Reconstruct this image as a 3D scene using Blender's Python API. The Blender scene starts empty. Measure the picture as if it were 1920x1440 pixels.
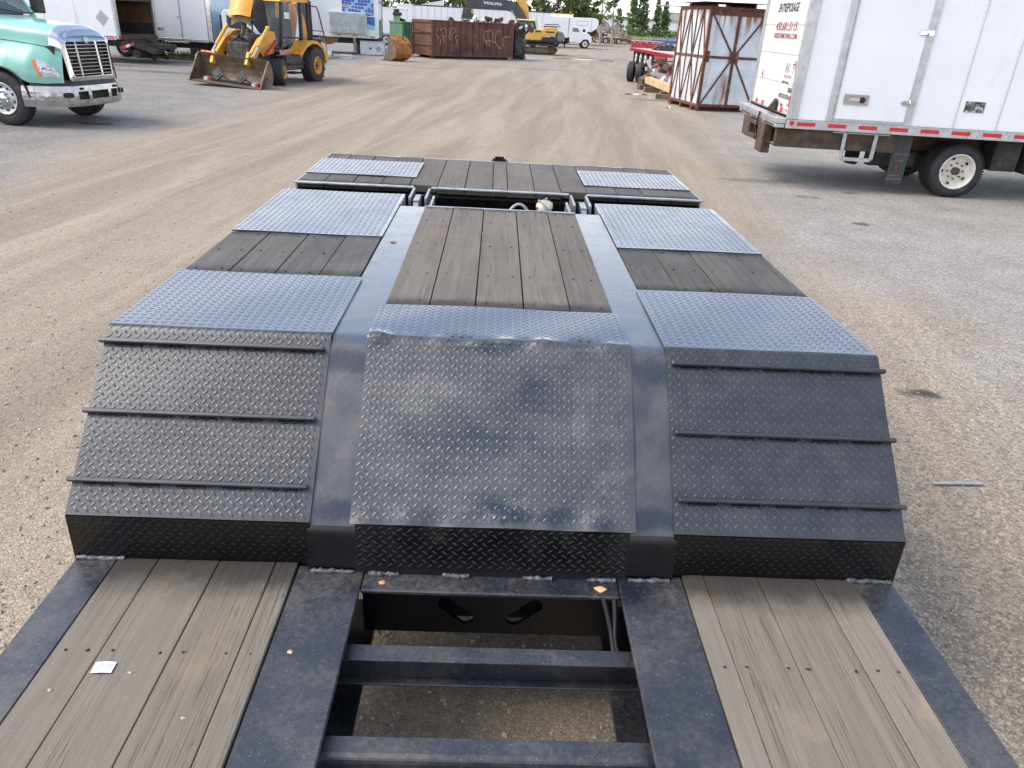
import bpy, bmesh, math, random
import numpy as np
from mathutils import Vector, Matrix, noise as mnoise
S = bpy.context.scene
COL = S.collection
RND = random.Random(7)
R = math.radians
PI = math.pi

# ------------------------------------------------------------------ camera, sky, sun, exposure
PITCH, ROLL, YAW = 0.45680, 0.05615, -0.03794
def _lv(v):
    c, s = math.cos(YAW), math.sin(YAW)
    return Vector((c*v[0]-s*v[1], s*v[0]+c*v[1], v[2]))
fw = _lv((0, math.cos(PITCH), -math.sin(PITCH)))
up0 = _lv((0, math.sin(PITCH), math.cos(PITCH)))
rt0 = _lv((1, 0, 0))
rt = rt0*math.cos(ROLL) + up0*math.sin(ROLL)
up = up0*math.cos(ROLL) - rt0*math.sin(ROLL)
CAM_H = 2.15
cd = bpy.data.cameras.new('camera'); cam = bpy.data.objects.new('camera', cd); COL.objects.link(cam)
cam.matrix_world = Matrix(((rt.x, up.x, -fw.x, 0), (rt.y, up.y, -fw.y, 0), (rt.z, up.z, -fw.z, CAM_H), (0, 0, 0, 1)))
cd.sensor_width = 36; cd.lens = 1382.5/1920*36; cd.clip_start = .05; cd.clip_end = 3000
S.camera = cam

SUN_EL, SUN_AZ = R(50), R(266)          # azimuth clockwise from +Y; the sun stands behind and left of the camera
sdir = Vector((math.sin(SUN_AZ)*math.cos(SUN_EL), math.cos(SUN_AZ)*math.cos(SUN_EL), math.sin(SUN_EL)))
W = bpy.data.worlds.new('World'); S.world = W; W.use_nodes = True
nt = W.node_tree; nt.nodes.clear()
wo = nt.nodes.new('ShaderNodeOutputWorld'); bg = nt.nodes.new('ShaderNodeBackground')
sky = nt.nodes.new('ShaderNodeTexSky'); sky.sky_type = 'NISHITA'; sky.sun_disc = False
sky.sun_elevation = SUN_EL; sky.sun_rotation = SUN_AZ
sky.air_density = 1.0; sky.dust_density = 3.0; sky.ozone_density = 1.0; sky.altitude = 50
bg.inputs['Strength'].default_value = 0.15
# bright broken overcast: even cloud field over the whole dome, thickening to white haze towards the horizon all round
tcw = nt.nodes.new('ShaderNodeTexCoord'); sepw = nt.nodes.new('ShaderNodeSeparateXYZ'); nt.links.new(tcw.outputs['Generated'], sepw.inputs[0])
def wmath(op, a, b=0.0):
    q = nt.nodes.new('ShaderNodeMath'); q.operation = op
    for i, v in enumerate((a, b)):
        if hasattr(v, 'is_linked'): nt.links.new(v, q.inputs[i])
        else: q.inputs[i].default_value = v
    return q.outputs[0]
def wss(v, lo, hi, a, b):
    q = nt.nodes.new('ShaderNodeMapRange'); q.interpolation_type = 'SMOOTHSTEP'; nt.links.new(v, q.inputs['Value'])
    for k, u in zip(('From Min', 'From Max', 'To Min', 'To Max'), (lo, hi, a, b)): q.inputs[k].default_value = u
    return q.outputs[0]
zz_ = wmath('ADD', wmath('MAXIMUM', sepw.outputs[2], 0.0), .22)
cmb = nt.nodes.new('ShaderNodeCombineXYZ'); nt.links.new(wmath('DIVIDE', sepw.outputs[0], zz_), cmb.inputs[0]); nt.links.new(wmath('DIVIDE', sepw.outputs[1], zz_), cmb.inputs[1])
cln = nt.nodes.new('ShaderNodeTexNoise'); nt.links.new(cmb.outputs[0], cln.inputs['Vector']); cln.inputs['Scale'].default_value = 1.7; cln.inputs['Detail'].default_value = 6; cln.inputs['Roughness'].default_value = .6
cloud = wss(cln.outputs[0], .46, .78, 0.04, .8)
haze_ = wss(sepw.outputs[2], .03, .45, 1.0, 0.)
mask = wmath('MAXIMUM', cloud, haze_)
mixw = nt.nodes.new('ShaderNodeMix'); mixw.data_type = 'RGBA'
nt.links.new(mask, mixw.inputs[0]); nt.links.new(sky.outputs[0], mixw.inputs[6]); mixw.inputs[7].default_value = (6.6, 6.6, 6.6, 1)
nt.links.new(mixw.outputs[2], bg.inputs['Color']); nt.links.new(bg.outputs[0], wo.inputs[0])
sl = bpy.data.lights.new('sun', 'SUN'); sl.energy = 1.05; sl.angle = R(24); sl.color = (1, .96, .9)
so = bpy.data.objects.new('sun', sl); COL.objects.link(so)
so.rotation_euler = sdir.to_track_quat('Z', 'Y').to_euler(); so.location = (0, 0, 30)
S.view_settings.view_transform = 'Standard'; S.view_settings.look = 'None'
S.view_settings.gamma = 1; S.view_settings.use_curve_mapping = False
S.view_settings.exposure = 1.12
S.cycles.use_denoising = True
S.cycles.max_bounces = 6; S.cycles.diffuse_bounces = 3; S.cycles.glossy_bounces = 3
S.cycles.transparent_max_bounces = 8; S.cycles.caustics_reflective = False; S.cycles.caustics_refractive = False

# ------------------------------------------------------------------ object helpers
def tag(o, label=None, cat=None, group=None, kind=None):
    if label: o['label'] = label
    if cat: o['category'] = cat
    if group: o['group'] = group
    if kind: o['kind'] = kind
    return o
def thing(name, label, cat, loc=(0, 0, 0), rz=0, group=None):
    o = bpy.data.objects.new(name, None); COL.objects.link(o)
    o.location = loc; o.rotation_euler = (0, 0, R(rz)); o.empty_display_size = .3
    return tag(o, label, cat, group)
def copy_tree(o, parent=None):
    c = o.copy(); COL.objects.link(c)
    if parent is not None:
        c.parent = parent; c.matrix_parent_inverse = Matrix()
    for ch in list(o.children): copy_tree(ch, c)
    return c

class MB:
    def __init__(s): s.v = []; s.f = []; s.sm = []; s.mi = []; s.T = None
    def add(s, vs, fs, smooth=False, m=0):
        b = len(s.v)
        if s.T is not None: vs = [tuple(s.T @ Vector(v)) for v in vs]
        s.v += [tuple(v) for v in vs]
        for f in fs:
            s.f.append([b+i for i in f]); s.sm.append(smooth); s.mi.append(m)
        return s
    def box(s, x0, x1, y0, y1, z0, z1, m=0):
        vs = [(x, y, z) for x in (x0, x1) for y in (y0, y1) for z in (z0, z1)]
        return s.add(vs, [(0, 1, 3, 2), (4, 6, 7, 5), (0, 4, 5, 1), (2, 3, 7, 6), (0, 2, 6, 4), (1, 5, 7, 3)], m=m)
    def hexa(s, p, m=0):       # 8 points: bottom 4 (ccw), top 4
        return s.add(p, [(3, 2, 1, 0), (4, 5, 6, 7), (0, 1, 5, 4), (1, 2, 6, 5), (2, 3, 7, 6), (3, 0, 4, 7)], m=m)
    def prism(s, pts, ax, a, b, m=0, smooth=False):   # 2d outline pushed along axis ax
        def P(p, t):
            return {'x': (t, p[0], p[1]), 'y': (p[0], t, p[1]), 'z': (p[0], p[1], t)}[ax]
        n = len(pts); vs = [P(p, a) for p in pts]+[P(p, b) for p in pts]
        s.add(vs, [tuple(range(n))[::-1], tuple(range(n, 2*n))], m=m)
        base = len(s.v)-2*n
        for i in range(n):
            j = (i+1) % n
            s.f.append([base+i, base+j, base+n+j, base+n+i]); s.sm.append(smooth); s.mi.append(m)
        return s
    def cyl(s, p0, p1, r, n=16, r1=None, cap=True, smooth=True, m=0):
        p0 = Vector(p0); p1 = Vector(p1); r1 = r if r1 is None else r1
        d = (p1-p0).normalized(); a = d.orthogonal().normalized(); b = d.cross(a)
        vs = []
        for p, q in ((p0, r), (p1, r1)):
            for i in range(n):
                t = 2*PI*i/n; vs.append(p+a*(q*math.cos(t))+b*(q*math.sin(t)))
        s.add(vs, [(i, (i+1) % n, n+(i+1) % n, n+i) for i in range(n)], smooth, m)
        if cap: s.add(vs, [tuple(range(n))[::-1], tuple(range(n, 2*n))], False, m)
        return s
    def bar(s, p0, p1, w, h, upv=(0, 0, 1), m=0):     # rectangular bar between two points
        p0 = Vector(p0); p1 = Vector(p1); d = (p1-p0).normalized(); u = Vector(upv)
        a = d.cross(u)
        if a.length < 1e-4: a = d.cross(Vector((1, 0, 0)))
        a.normalize(); u = a.cross(d)
        c = [(-w/2, -h/2), (w/2, -h/2), (w/2, h/2), (-w/2, h/2)]
        return s.hexa([p0+a*x+u*y for x, y in c]+[p1+a*x+u*y for x, y in c], m)
    def tube(s, pts, r, n=8, m=0, rs=None):
        pts = [Vector(p) for p in pts]; vs = []; prev = None
        for i, p in enumerate(pts):
            d = (pts[min(i+1, len(pts)-1)]-pts[max(i-1, 0)]).normalized()
            a = d.orthogonal().normalized() if prev is None else (prev-d*prev.dot(d)).normalized()
            prev = a; b = d.cross(a); q = rs[i] if rs else r
            for k in range(n):
                t = 2*PI*k/n; vs.append(p+a*(q*math.cos(t))+b*(q*math.sin(t)))
        fs = [(i*n+k, i*n+(k+1) % n, (i+1)*n+(k+1) % n, (i+1)*n+k) for i in range(len(pts)-1) for k in range(n)]
        s.add(vs, fs, True, m); L = (len(pts)-1)*n
        s.add(vs, [tuple(range(n))[::-1], tuple(range(L, L+n))], False, m)
        return s
    def lathe(s, prof, o, ax=(0, 1, 0), n=32, m=0, smooth=True, closed=False):   # prof: (radius, height along ax)
        o = Vector(o); d = Vector(ax).normalized(); a = d.orthogonal().normalized(); b = d.cross(a); vs = []
        for r, h in prof:
            for k in range(n):
                t = 2*PI*k/n; vs.append(o+d*h+a*(r*math.cos(t))+b*(r*math.sin(t)))
        q = len(prof); fs = []
        for i in range(q if closed else q-1):
            j = (i+1) % q
            fs += [(i*n+k, i*n+(k+1) % n, j*n+(k+1) % n, j*n+k) for k in range(n)]
        return s.add(vs, fs, smooth, m)
    def grid(s, fn, nu, nv, m=0, smooth=True, wrap=False):
        vs = [fn(i/nu, j/nv) for i in range(nu+1) for j in range(nv+1)]
        fs = [(i*(nv+1)+j, (i+1)*(nv+1)+j, (i+1)*(nv+1)+j+1, i*(nv+1)+j+1) for i in range(nu) for j in range(nv)]
        return s.add(vs, fs, smooth, m)
    def build(s, name, mats, parent=None, bevel=0, seg=1, loc=None, label=None, kind=None, ang=30, recalc=True):
        me = bpy.data.meshes.new(name); me.from_pydata(s.v, [], s.f)
        if not isinstance(mats, (list, tuple)): mats = [mats]
        for q in mats: me.materials.append(q)
        me.polygons.foreach_set('use_smooth', s.sm); me.polygons.foreach_set('material_index', s.mi)
        if bevel or recalc:
            bm = bmesh.new(); bm.from_mesh(me)
            if bevel: bmesh.ops.remove_doubles(bm, verts=bm.verts, dist=1e-5)
            if recalc: bmesh.ops.recalc_face_normals(bm, faces=bm.faces)
            if bevel:
                ed = [e for e in bm.edges if len(e.link_faces) == 2 and e.calc_face_angle(0) > R(ang)]
                bmesh.ops.bevel(bm, geom=ed, offset=bevel, segments=seg, profile=.5, affect='EDGES', clamp_overlap=True)
            bm.to_mesh(me); bm.free()
        me.update()
        o = bpy.data.objects.new(name, me); COL.objects.link(o)
        if parent is not None: o.parent = parent
        if loc is not None: o.location = loc
        return tag(o, label, None, None, kind)
def bx(name, mat, parent, x0, x1, y0, y1, z0, z1, bevel=.004, **k):
    return MB().box(x0, x1, y0, y1, z0, z1).build(name, mat, parent, bevel, **k)
def fast_mesh(name, V, F, mat, smooth=False):         # V (n,3) array, F (m,k) array
    me = bpy.data.meshes.new(name); n, k = F.shape
    me.vertices.add(len(V)); me.vertices.foreach_set('co', V.astype(np.float32).ravel())
    me.loops.add(n*k); me.loops.foreach_set('vertex_index', F.astype(np.int32).ravel())
    me.polygons.add(n); me.polygons.foreach_set('loop_start', np.arange(0, n*k, k, dtype=np.int32))
    me.polygons.foreach_set('use_smooth', np.full(n, smooth))
    me.materials.append(mat); me.update(calc_edges=True); me.validate()
    return me
def text_part(name, body, size, mat, parent, mw, shear=0, sx=1, extrude=.001, align='LEFT', bold=0, spacing=1):
    cu = bpy.data.curves.new('lettering', 'FONT'); cu.body = body; cu.size = size; cu.shear = shear
    cu.extrude = extrude; cu.align_x = align; cu.offset = bold; cu.space_character = spacing; cu.resolution_u = 3
    t = bpy.data.objects.new('lettering', cu); COL.objects.link(t)
    dg = bpy.context.evaluated_depsgraph_get()
    me = bpy.data.meshes.new_from_object(t.evaluated_get(dg)); bpy.data.objects.remove(t); bpy.data.curves.remove(cu)
    me.name = name; me.transform(Matrix.Diagonal((sx, 1, 1, 1))); me.transform(mw)
    me.materials.clear(); me.materials.append(mat)
    o = bpy.data.objects.new(name, me); COL.objects.link(o); o.parent = parent
    return o
def frame_m(o, x, y):      # matrix with local axes x, y at point o
    x = Vector(x).normalized(); y = Vector(y).normalized(); z = x.cross(y)
    return Matrix(((x.x, y.x, z.x, o[0]), (x.y, y.y, z.y, o[1]), (x.z, y.z, z.z, o[2]), (0, 0, 0, 1)))

# ------------------------------------------------------------------ material helper
class N:
    def __init__(s, mat):
        s.t = mat.node_tree; s.n = s.t.nodes; s.L = s.t.links
        s.tc = s.n.new('ShaderNodeTexCoord'); s.obj = s.tc.outputs['Object']
    def new(s, ty, **k):
        q = s.n.new(ty)
        for a, b in k.items(): setattr(q, a, b)
        return q
    def put(s, sock, v):
        if hasattr(v, 'is_linked'): s.L.new(v, sock)
        else: sock.default_value = v
    def math(s, op, a, b=0.0, c=0.0, clamp=False):
        q = s.new('ShaderNodeMath', operation=op); q.use_clamp = clamp
        s.put(q.inputs[0], a); s.put(q.inputs[1], b); s.put(q.inputs[2], c); return q.outputs[0]
    def map(s, v, scale=(1, 1, 1), loc=(0, 0, 0), rot=(0, 0, 0)):
        q = s.new('ShaderNodeMapping'); s.put(q.inputs['Vector'], v)
        q.inputs['Scale'].default_value = scale; q.inputs['Location'].default_value = loc; q.inputs['Rotation'].default_value = rot
        return q.outputs[0]
    def noise(s, scale, det=4, rough=.55, v=None, dist=0):
        q = s.new('ShaderNodeTexNoise'); s.L.new(v if v is not None else s.obj, q.inputs['Vector'])
        q.inputs['Scale'].default_value = scale; q.inputs['Detail'].default_value = det
        q.inputs['Roughness'].default_value = rough; q.inputs['Distortion'].default_value = dist
        return q.outputs[0]
    def vor(s, scale, v=None, feature='F1', out='Distance', rand=1):
        q = s.new('ShaderNodeTexVoronoi'); q.feature = feature
        s.L.new(v if v is not None else s.obj, q.inputs['Vector']); q.inputs['Scale'].default_value = scale
        q.inputs['Randomness'].default_value = rand
        return q.outputs[out]
    def ss(s, v, lo, hi, a=0., b=1.):
        q = s.new('ShaderNodeMapRange'); q.interpolation_type = 'SMOOTHSTEP'; s.put(q.inputs['Value'], v)
        q.inputs['From Min'].default_value = lo; q.inputs['From Max'].default_value = hi
        q.inputs['To Min'].default_value = a; q.inputs['To Max'].default_value = b
        return q.outputs[0]
    def mix(s, f, a, b, mode='MIX'):
        q = s.new('ShaderNodeMix'); q.data_type = 'RGBA'; q.blend_type = mode
        s.put(q.inputs['Factor'], f)
        for so, v in ((q.inputs['A'], a), (q.inputs['B'], b)):
            if isinstance(v, tuple) and len(v) == 3: v = v+(1,)
            s.put([i for i in q.inputs if i.name == so.name and i.type == 'RGBA'][0], v)
        return [o for o in q.outputs if o.type == 'RGBA'][0]
    def sep(s, v=None):
        q = s.new('ShaderNodeSeparateXYZ'); s.L.new(v if v is not None else s.obj, q.inputs[0]); return q.outputs
    def bump(s, h, strength=.3, dist=.01, nrm=None):
        q = s.new('ShaderNodeBump'); q.inputs['Strength'].default_value = strength; q.inputs['Distance'].default_value = dist
        s.L.new(h, q.inputs['Height'])
        if nrm is not None: s.L.new(nrm, q.inputs['Normal'])
        return q.outputs[0]
def newmat(name):
    m = bpy.data.materials.new(name); m.use_nodes = True
    b = m.node_tree.nodes['Principled BSDF']
    return m, b, N(m)
def c3(r, g, b):           # sRGB 0-255 -> linear
    f = lambda u: (u/255/12.92) if u/255 <= .04045 else ((u/255+.055)/1.055)**2.4
    return (f(r), f(g), f(b))
def simple(name, col, rough=.5, metal=0., var=.12, vs=3., layers=(), bump=None, spec=.5, coat=0, rvar=.1, spread=None):
    """base colour with gentle variation, then layers (colour, scale, lo, hi, xyz stretch) laid on by noise"""
    m, b, n = newmat(name)
    nz = n.noise(vs, 5)
    c = n.mix(n.ss(nz, .3, .7), tuple(u*(1-var) for u in col), tuple(min(1, u*(1+var)) for u in col))
    rg = n.ss(n.noise(vs*2.3, 4), .3, .7, max(.03, rough-rvar), min(1, rough+rvar))
    met = metal
    for ly in layers:
        lc, sc, lo, hi = ly[:4]; v = n.map(n.obj, ly[4]) if len(ly) > 4 else n.obj
        f = n.ss(n.noise(sc, 6, .62, v), lo, hi)
        if len(ly) > 5: f = n.math('MULTIPLY', f, ly[5])
        c = n.mix(f, c, lc)
        if len(ly) > 6:
            q = n.new('ShaderNodeMix'); n.put(q.inputs[0], f); n.put(q.inputs[2], rg); q.inputs[3].default_value = ly[6]; rg = q.outputs[0]
        if metal:
            met = n.math('MULTIPLY', met, n.math('SUBTRACT', 1., f))
    n.put(b.inputs['Base Color'], c); n.put(b.inputs['Roughness'], rg); n.put(b.inputs['Metallic'], met)
    b.inputs['Specular IOR Level'].default_value = spec
    if coat: b.inputs['Coat Weight'].default_value = coat; b.inputs['Coat Roughness'].default_value = .08
    if bump:
        n.L.new(n.bump(n.noise(bump[0], 4), bump[1], bump[2] if len(bump) > 2 else .01), b.inputs['Normal'])
    return m
# ------------------------------------------------------------------ shared materials
def steel_paint(name, base=(.012, .013, .016), rough=.28, dust=.5, dcol=(.10, .095, .085), dlo=.45, dhi=.75, bmp=.12, speck=0., spec=.5, coat=0):
    m, b, n = newmat(name)
    big = n.noise(3.1, 6, .65); fine = n.noise(62, 5, .75)
    f = n.math('MULTIPLY', n.ss(n.math('ADD', n.math('MULTIPLY', big, .6), n.math('MULTIPLY', fine, .4)), dlo, dhi), dust)
    c = n.mix(f, base, dcol)
    if speck:
        sp = n.ss(n.vor(95), .10, .22, 1, 0)
        sp = n.math('MULTIPLY', sp, n.ss(n.noise(160, 2), .5, .6)); c = n.mix(n.math('MULTIPLY', sp, speck), c, (.3, .27, .22))
    n.put(b.inputs['Base Color'], c); b.inputs['Specular IOR Level'].default_value = spec; b.inputs['Coat Weight'].default_value = coat; b.inputs['Coat Roughness'].default_value = rough*.8
    r = n.ss(n.noise(9, 5), .3, .7, rough-.07, rough+.09)
    n.put(b.inputs['Roughness'], n.math('ADD', r, n.math('MULTIPLY', f, .45), clamp=True))
    n.L.new(n.bump(n.noise(140, 3), bmp, .004, n.bump(n.noise(17, 4), bmp, .01)), b.inputs['Normal'])
    return m
M_PLATE = steel_paint('tread_plate_paint', base=(.034, .042, .060), rough=.2, dust=.25, dcol=(.20, .20, .20), dlo=.5, dhi=.85, bmp=.05, spec=1., coat=1.)
def ramp_paint(name, dc0, dc1, spots=(), wear=()):
    m, b, n = newmat(name)
    x, y, z = n.sep()
    big = n.noise(2.6, 6, .65); mid = n.noise(11, 5, .65); fine = n.noise(70, 4, .7)
    f = n.math('ADD', n.math('MULTIPLY', big, .5), n.math('ADD', n.math('MULTIPLY', mid, .25), n.math('MULTIPLY', fine, .25)))
    f = n.ss(f, .36, .60, .84, 1.)
    sp = None
    for (sx, sz, a, q, amt) in spots:
        u = n.math('DIVIDE', n.math('SUBTRACT', x, sx), a); v = n.math('DIVIDE', n.math('SUBTRACT', z, sz), q)
        d = n.math('SQRT', n.math('ADD', n.math('MULTIPLY', u, u), n.math('MULTIPLY', v, v)))
        e = n.ss(n.math('ADD', d, n.math('MULTIPLY_ADD', n.math('ADD', mid, fine), 1.0, -1.0)), .25, 1.25, amt, 0)
        sp = e if sp is None else n.math('MAXIMUM', sp, e)
    if sp is not None: f = n.math('MULTIPLY', f, n.math('SUBTRACT', 1., sp))
    c = n.mix(f, (.014, .018, .030), n.mix(n.ss(mid, .35, .65), dc0, dc1))
    c = n.mix(n.math('MULTIPLY', n.ss(n.noise(5.5, 6, .75), .64, .78), .3), c, (.13, .128, .12))
    for (sx, sz, a, q, amt) in wear:
        u = n.math('DIVIDE', n.math('SUBTRACT', x, sx), a); v = n.math('DIVIDE', n.math('SUBTRACT', z, sz), q)
        d = n.math('SQRT', n.math('ADD', n.math('MULTIPLY', u, u), n.math('MULTIPLY', v, v)))
        e = n.ss(n.math('ADD', d, n.math('MULTIPLY_ADD', n.noise(16, 5, .75), 4., -2.)), .3, 1.0, amt, 0); c = n.mix(e, c, (.125, .125, .12))
    n.put(b.inputs['Base Color'], c); n.put(b.inputs['Roughness'], n.math('MULTIPLY_ADD', f, .2, .2)); b.inputs['Specular IOR Level'].default_value = .9
    n.L.new(n.bump(n.noise(140, 3), .15, .004), b.inputs['Normal'])
    return m
M_RAMP = ramp_paint('ramp_plate_paint', (.012, .0135, .017), (.027, .0285, .031))
M_RAMPC = ramp_paint('centre_ramp_paint', (.036, .0375, .041), (.06, .061, .063), [(.13, 1.055, .09, .045, .9), (-.06, .935, .24, .035, .75), (.02, .785, .10, .03, 1.), (.20, .775, .08, .025, .9), (.33, .77, .05, .02, .8), (-.02, 1.165, .10, .02, 1.)], [(-.27, 1.04, .06, .06, 0.35), (-.17, 1.06, .05, .03, 0.32), (.27, .99, .035, .09, 0.35), (.36, .87, .07, .04, 0.35), (-.33, .86, .05, .03, 0.24), (.1, .755, .1, .02, 0.35), (.3, 1.06, .04, .03, 0.24), (-.05, .84, .2, .02, 0.17), (-.2, 1.168, .2, .006, 0.35), (.22, 1.168, .18, .006, 0.35)])
M_RAMPB = ramp_paint('beam_ramp_paint', (.034, .035, .039), (.062, .062, .063), [(-.49, 1.12, .3, .035, .9), (-.49, .775, .3, .03, .9), (.49, 1.12, .3, .035, .9), (.49, .775, .3, .03, .9)])
M_BEAM = steel_paint('beam_paint', base=(.034, .041, .056), rough=.2, dust=.5, dcol=(.16, .155, .145), dlo=.46, dhi=.72, bmp=.10, spec=1., coat=.8)
M_FACE = steel_paint('black_gloss_paint', base=(.003, .003, .0035), rough=.24, dust=.08, dlo=.5, dhi=.8, bmp=.06)
M_DECK = steel_paint('dusty_deck_paint', base=(.012, .0145, .022), rough=.28, dust=.75, dcol=(.105, .097, .084), dlo=.40, dhi=.72, bmp=.08, speck=.6, spec=.8, coat=.15)
M_BLACK = steel_paint('under_frame_paint_and_shade', base=(.006, .006, .007), rough=.4, dust=.2)
M_TRIM = simple('bare_steel_trim', (.40, .41, .42), .4, .75, .2, 12, [((.16, .12, .09), 7, .6, .75)])
M_WELD = simple('weld_glint_grey', (.08, .083, .09), .35, .2, .5, 40, bump=(60, .5, .01))  # grey puts the glint of black glossy beads into the colour
M_RUBBER = simple('tyre_rubber', (.026, .026, .028), .75, 0, .25, 7, [((.075, .07, .06), 4, .5, .75)], bump=(60, .15))
M_HOSE = simple('black_hose', (.010, .010, .011), .55)
M_CREAM = simple('cream_paint', (.34, .31, .26), .45, 0, .15, 9, [((.2, .15, .1), 12, .6, .75)])
M_RED = simple('red_paint', (.35, .012, .02), .4)

def wood(name, cols, crack=.5, dark=None, gy=1.5, spray=None, fine=1.):
    """weathered planks, grain along local y; spray: list of (y centre, half width) bands darkened to near black; paint overspray on the rear planks"""
    m, b, n = newmat(name)
    oi = n.new('ShaderNodeObjectInfo')
    off = n.new('ShaderNodeCombineXYZ'); n.put(off.inputs[1], n.math('MULTIPLY', oi.outputs['Random'], 37.)); n.put(off.inputs[0], n.math('MULTIPLY', oi.outputs['Random'], 3.3))
    va = n.new('ShaderNodeVectorMath', operation='ADD'); n.L.new(n.obj, va.inputs[0]); n.L.new(off.outputs[0], va.inputs[1])
    v = va.outputs[0]
    g1 = n.noise(1, 6, .7, n.map(v, (150, gy*2.2, 150)), .4)
    g2 = n.noise(1, 5, .6, n.map(v, (34, gy, 34)), .5)
    blot = n.noise(3.4, 6, .65, v); spk = n.noise(120, 3, .6, v)
    c = n.mix(n.ss(g2, .3, .7), cols[0], cols[1])
    c = n.mix(n.math('MULTIPLY', n.ss(g1, .46, .66), .45), c, cols[2])
    c = n.mix(n.math('MULTIPLY', n.ss(blot, .52, .72), .55), c, cols[3])
    c = n.mix(n.math('MULTIPLY', n.ss(n.noise(1.7, 5, .6, v), .55, .72), .55), c, cols[4])
    c = n.mix(n.math('MULTIPLY', n.ss(spk, .66, .72), .4), c, (.4, .37, .32))
    n1 = n.noise(1, 4, .55, n.map(v, (80, .7, 80)), .6)
    ck = n.math('MULTIPLY', n.ss(n.math('ABSOLUTE', n.math('SUBTRACT', n1, .5)), .002, .013, 1, 0), n.ss(n.noise(1, 2, .5, n.map(v, (9, .7, 9))), .42, .58))
    c = n.mix(n.math('MULTIPLY', ck, crack), c, (.012, .011, .010))
    if dark: c = n.mix(n.math('MULTIPLY', n.ss(n.noise(2.3, 5, .6, v), .4, .62), dark), c, (.025, .025, .026))
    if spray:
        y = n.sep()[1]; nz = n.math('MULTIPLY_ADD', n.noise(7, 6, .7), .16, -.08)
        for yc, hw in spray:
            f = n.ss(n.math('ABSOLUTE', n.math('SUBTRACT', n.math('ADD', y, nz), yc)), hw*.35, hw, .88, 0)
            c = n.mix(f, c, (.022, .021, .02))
    br = n.math('MULTIPLY_ADD', oi.outputs['Random'], .26, .87)
    hs = n.new('ShaderNodeHueSaturation'); n.put(hs.inputs['Value'], br); n.L.new(c, hs.inputs['Color'])
    n.put(b.inputs['Base Color'], hs.outputs[0]); n.put(b.inputs['Roughness'], n.ss(blot, .3, .8, .6, .85))
    b.inputs['Specular IOR Level'].default_value = .35
    h = n.math('SUBTRACT', n.math('MULTIPLY', g1, .6), n.math('MULTIPLY', ck, 1.0))
    n.L.new(n.bump(h, .45, .004), b.inputs['Normal'])
    return m
M_WOOD_LOW = wood('grey_weathered_plank', ((.158, .136, .109), (.192, .165, .133), (.118, .102, .084), (.275, .213, .138), (.162, .145, .124)), .6, spray=[(1.86, .22)])  # lower planks darken towards the foot of the step
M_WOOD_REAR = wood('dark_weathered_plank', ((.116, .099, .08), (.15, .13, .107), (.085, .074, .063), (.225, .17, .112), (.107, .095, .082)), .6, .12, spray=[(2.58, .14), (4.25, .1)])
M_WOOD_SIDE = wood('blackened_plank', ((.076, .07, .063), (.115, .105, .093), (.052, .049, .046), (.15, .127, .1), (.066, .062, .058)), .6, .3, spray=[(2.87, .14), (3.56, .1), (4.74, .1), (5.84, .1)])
M_SCREW = simple('rusty_screw', (.02, .018, .016), .6)

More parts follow.
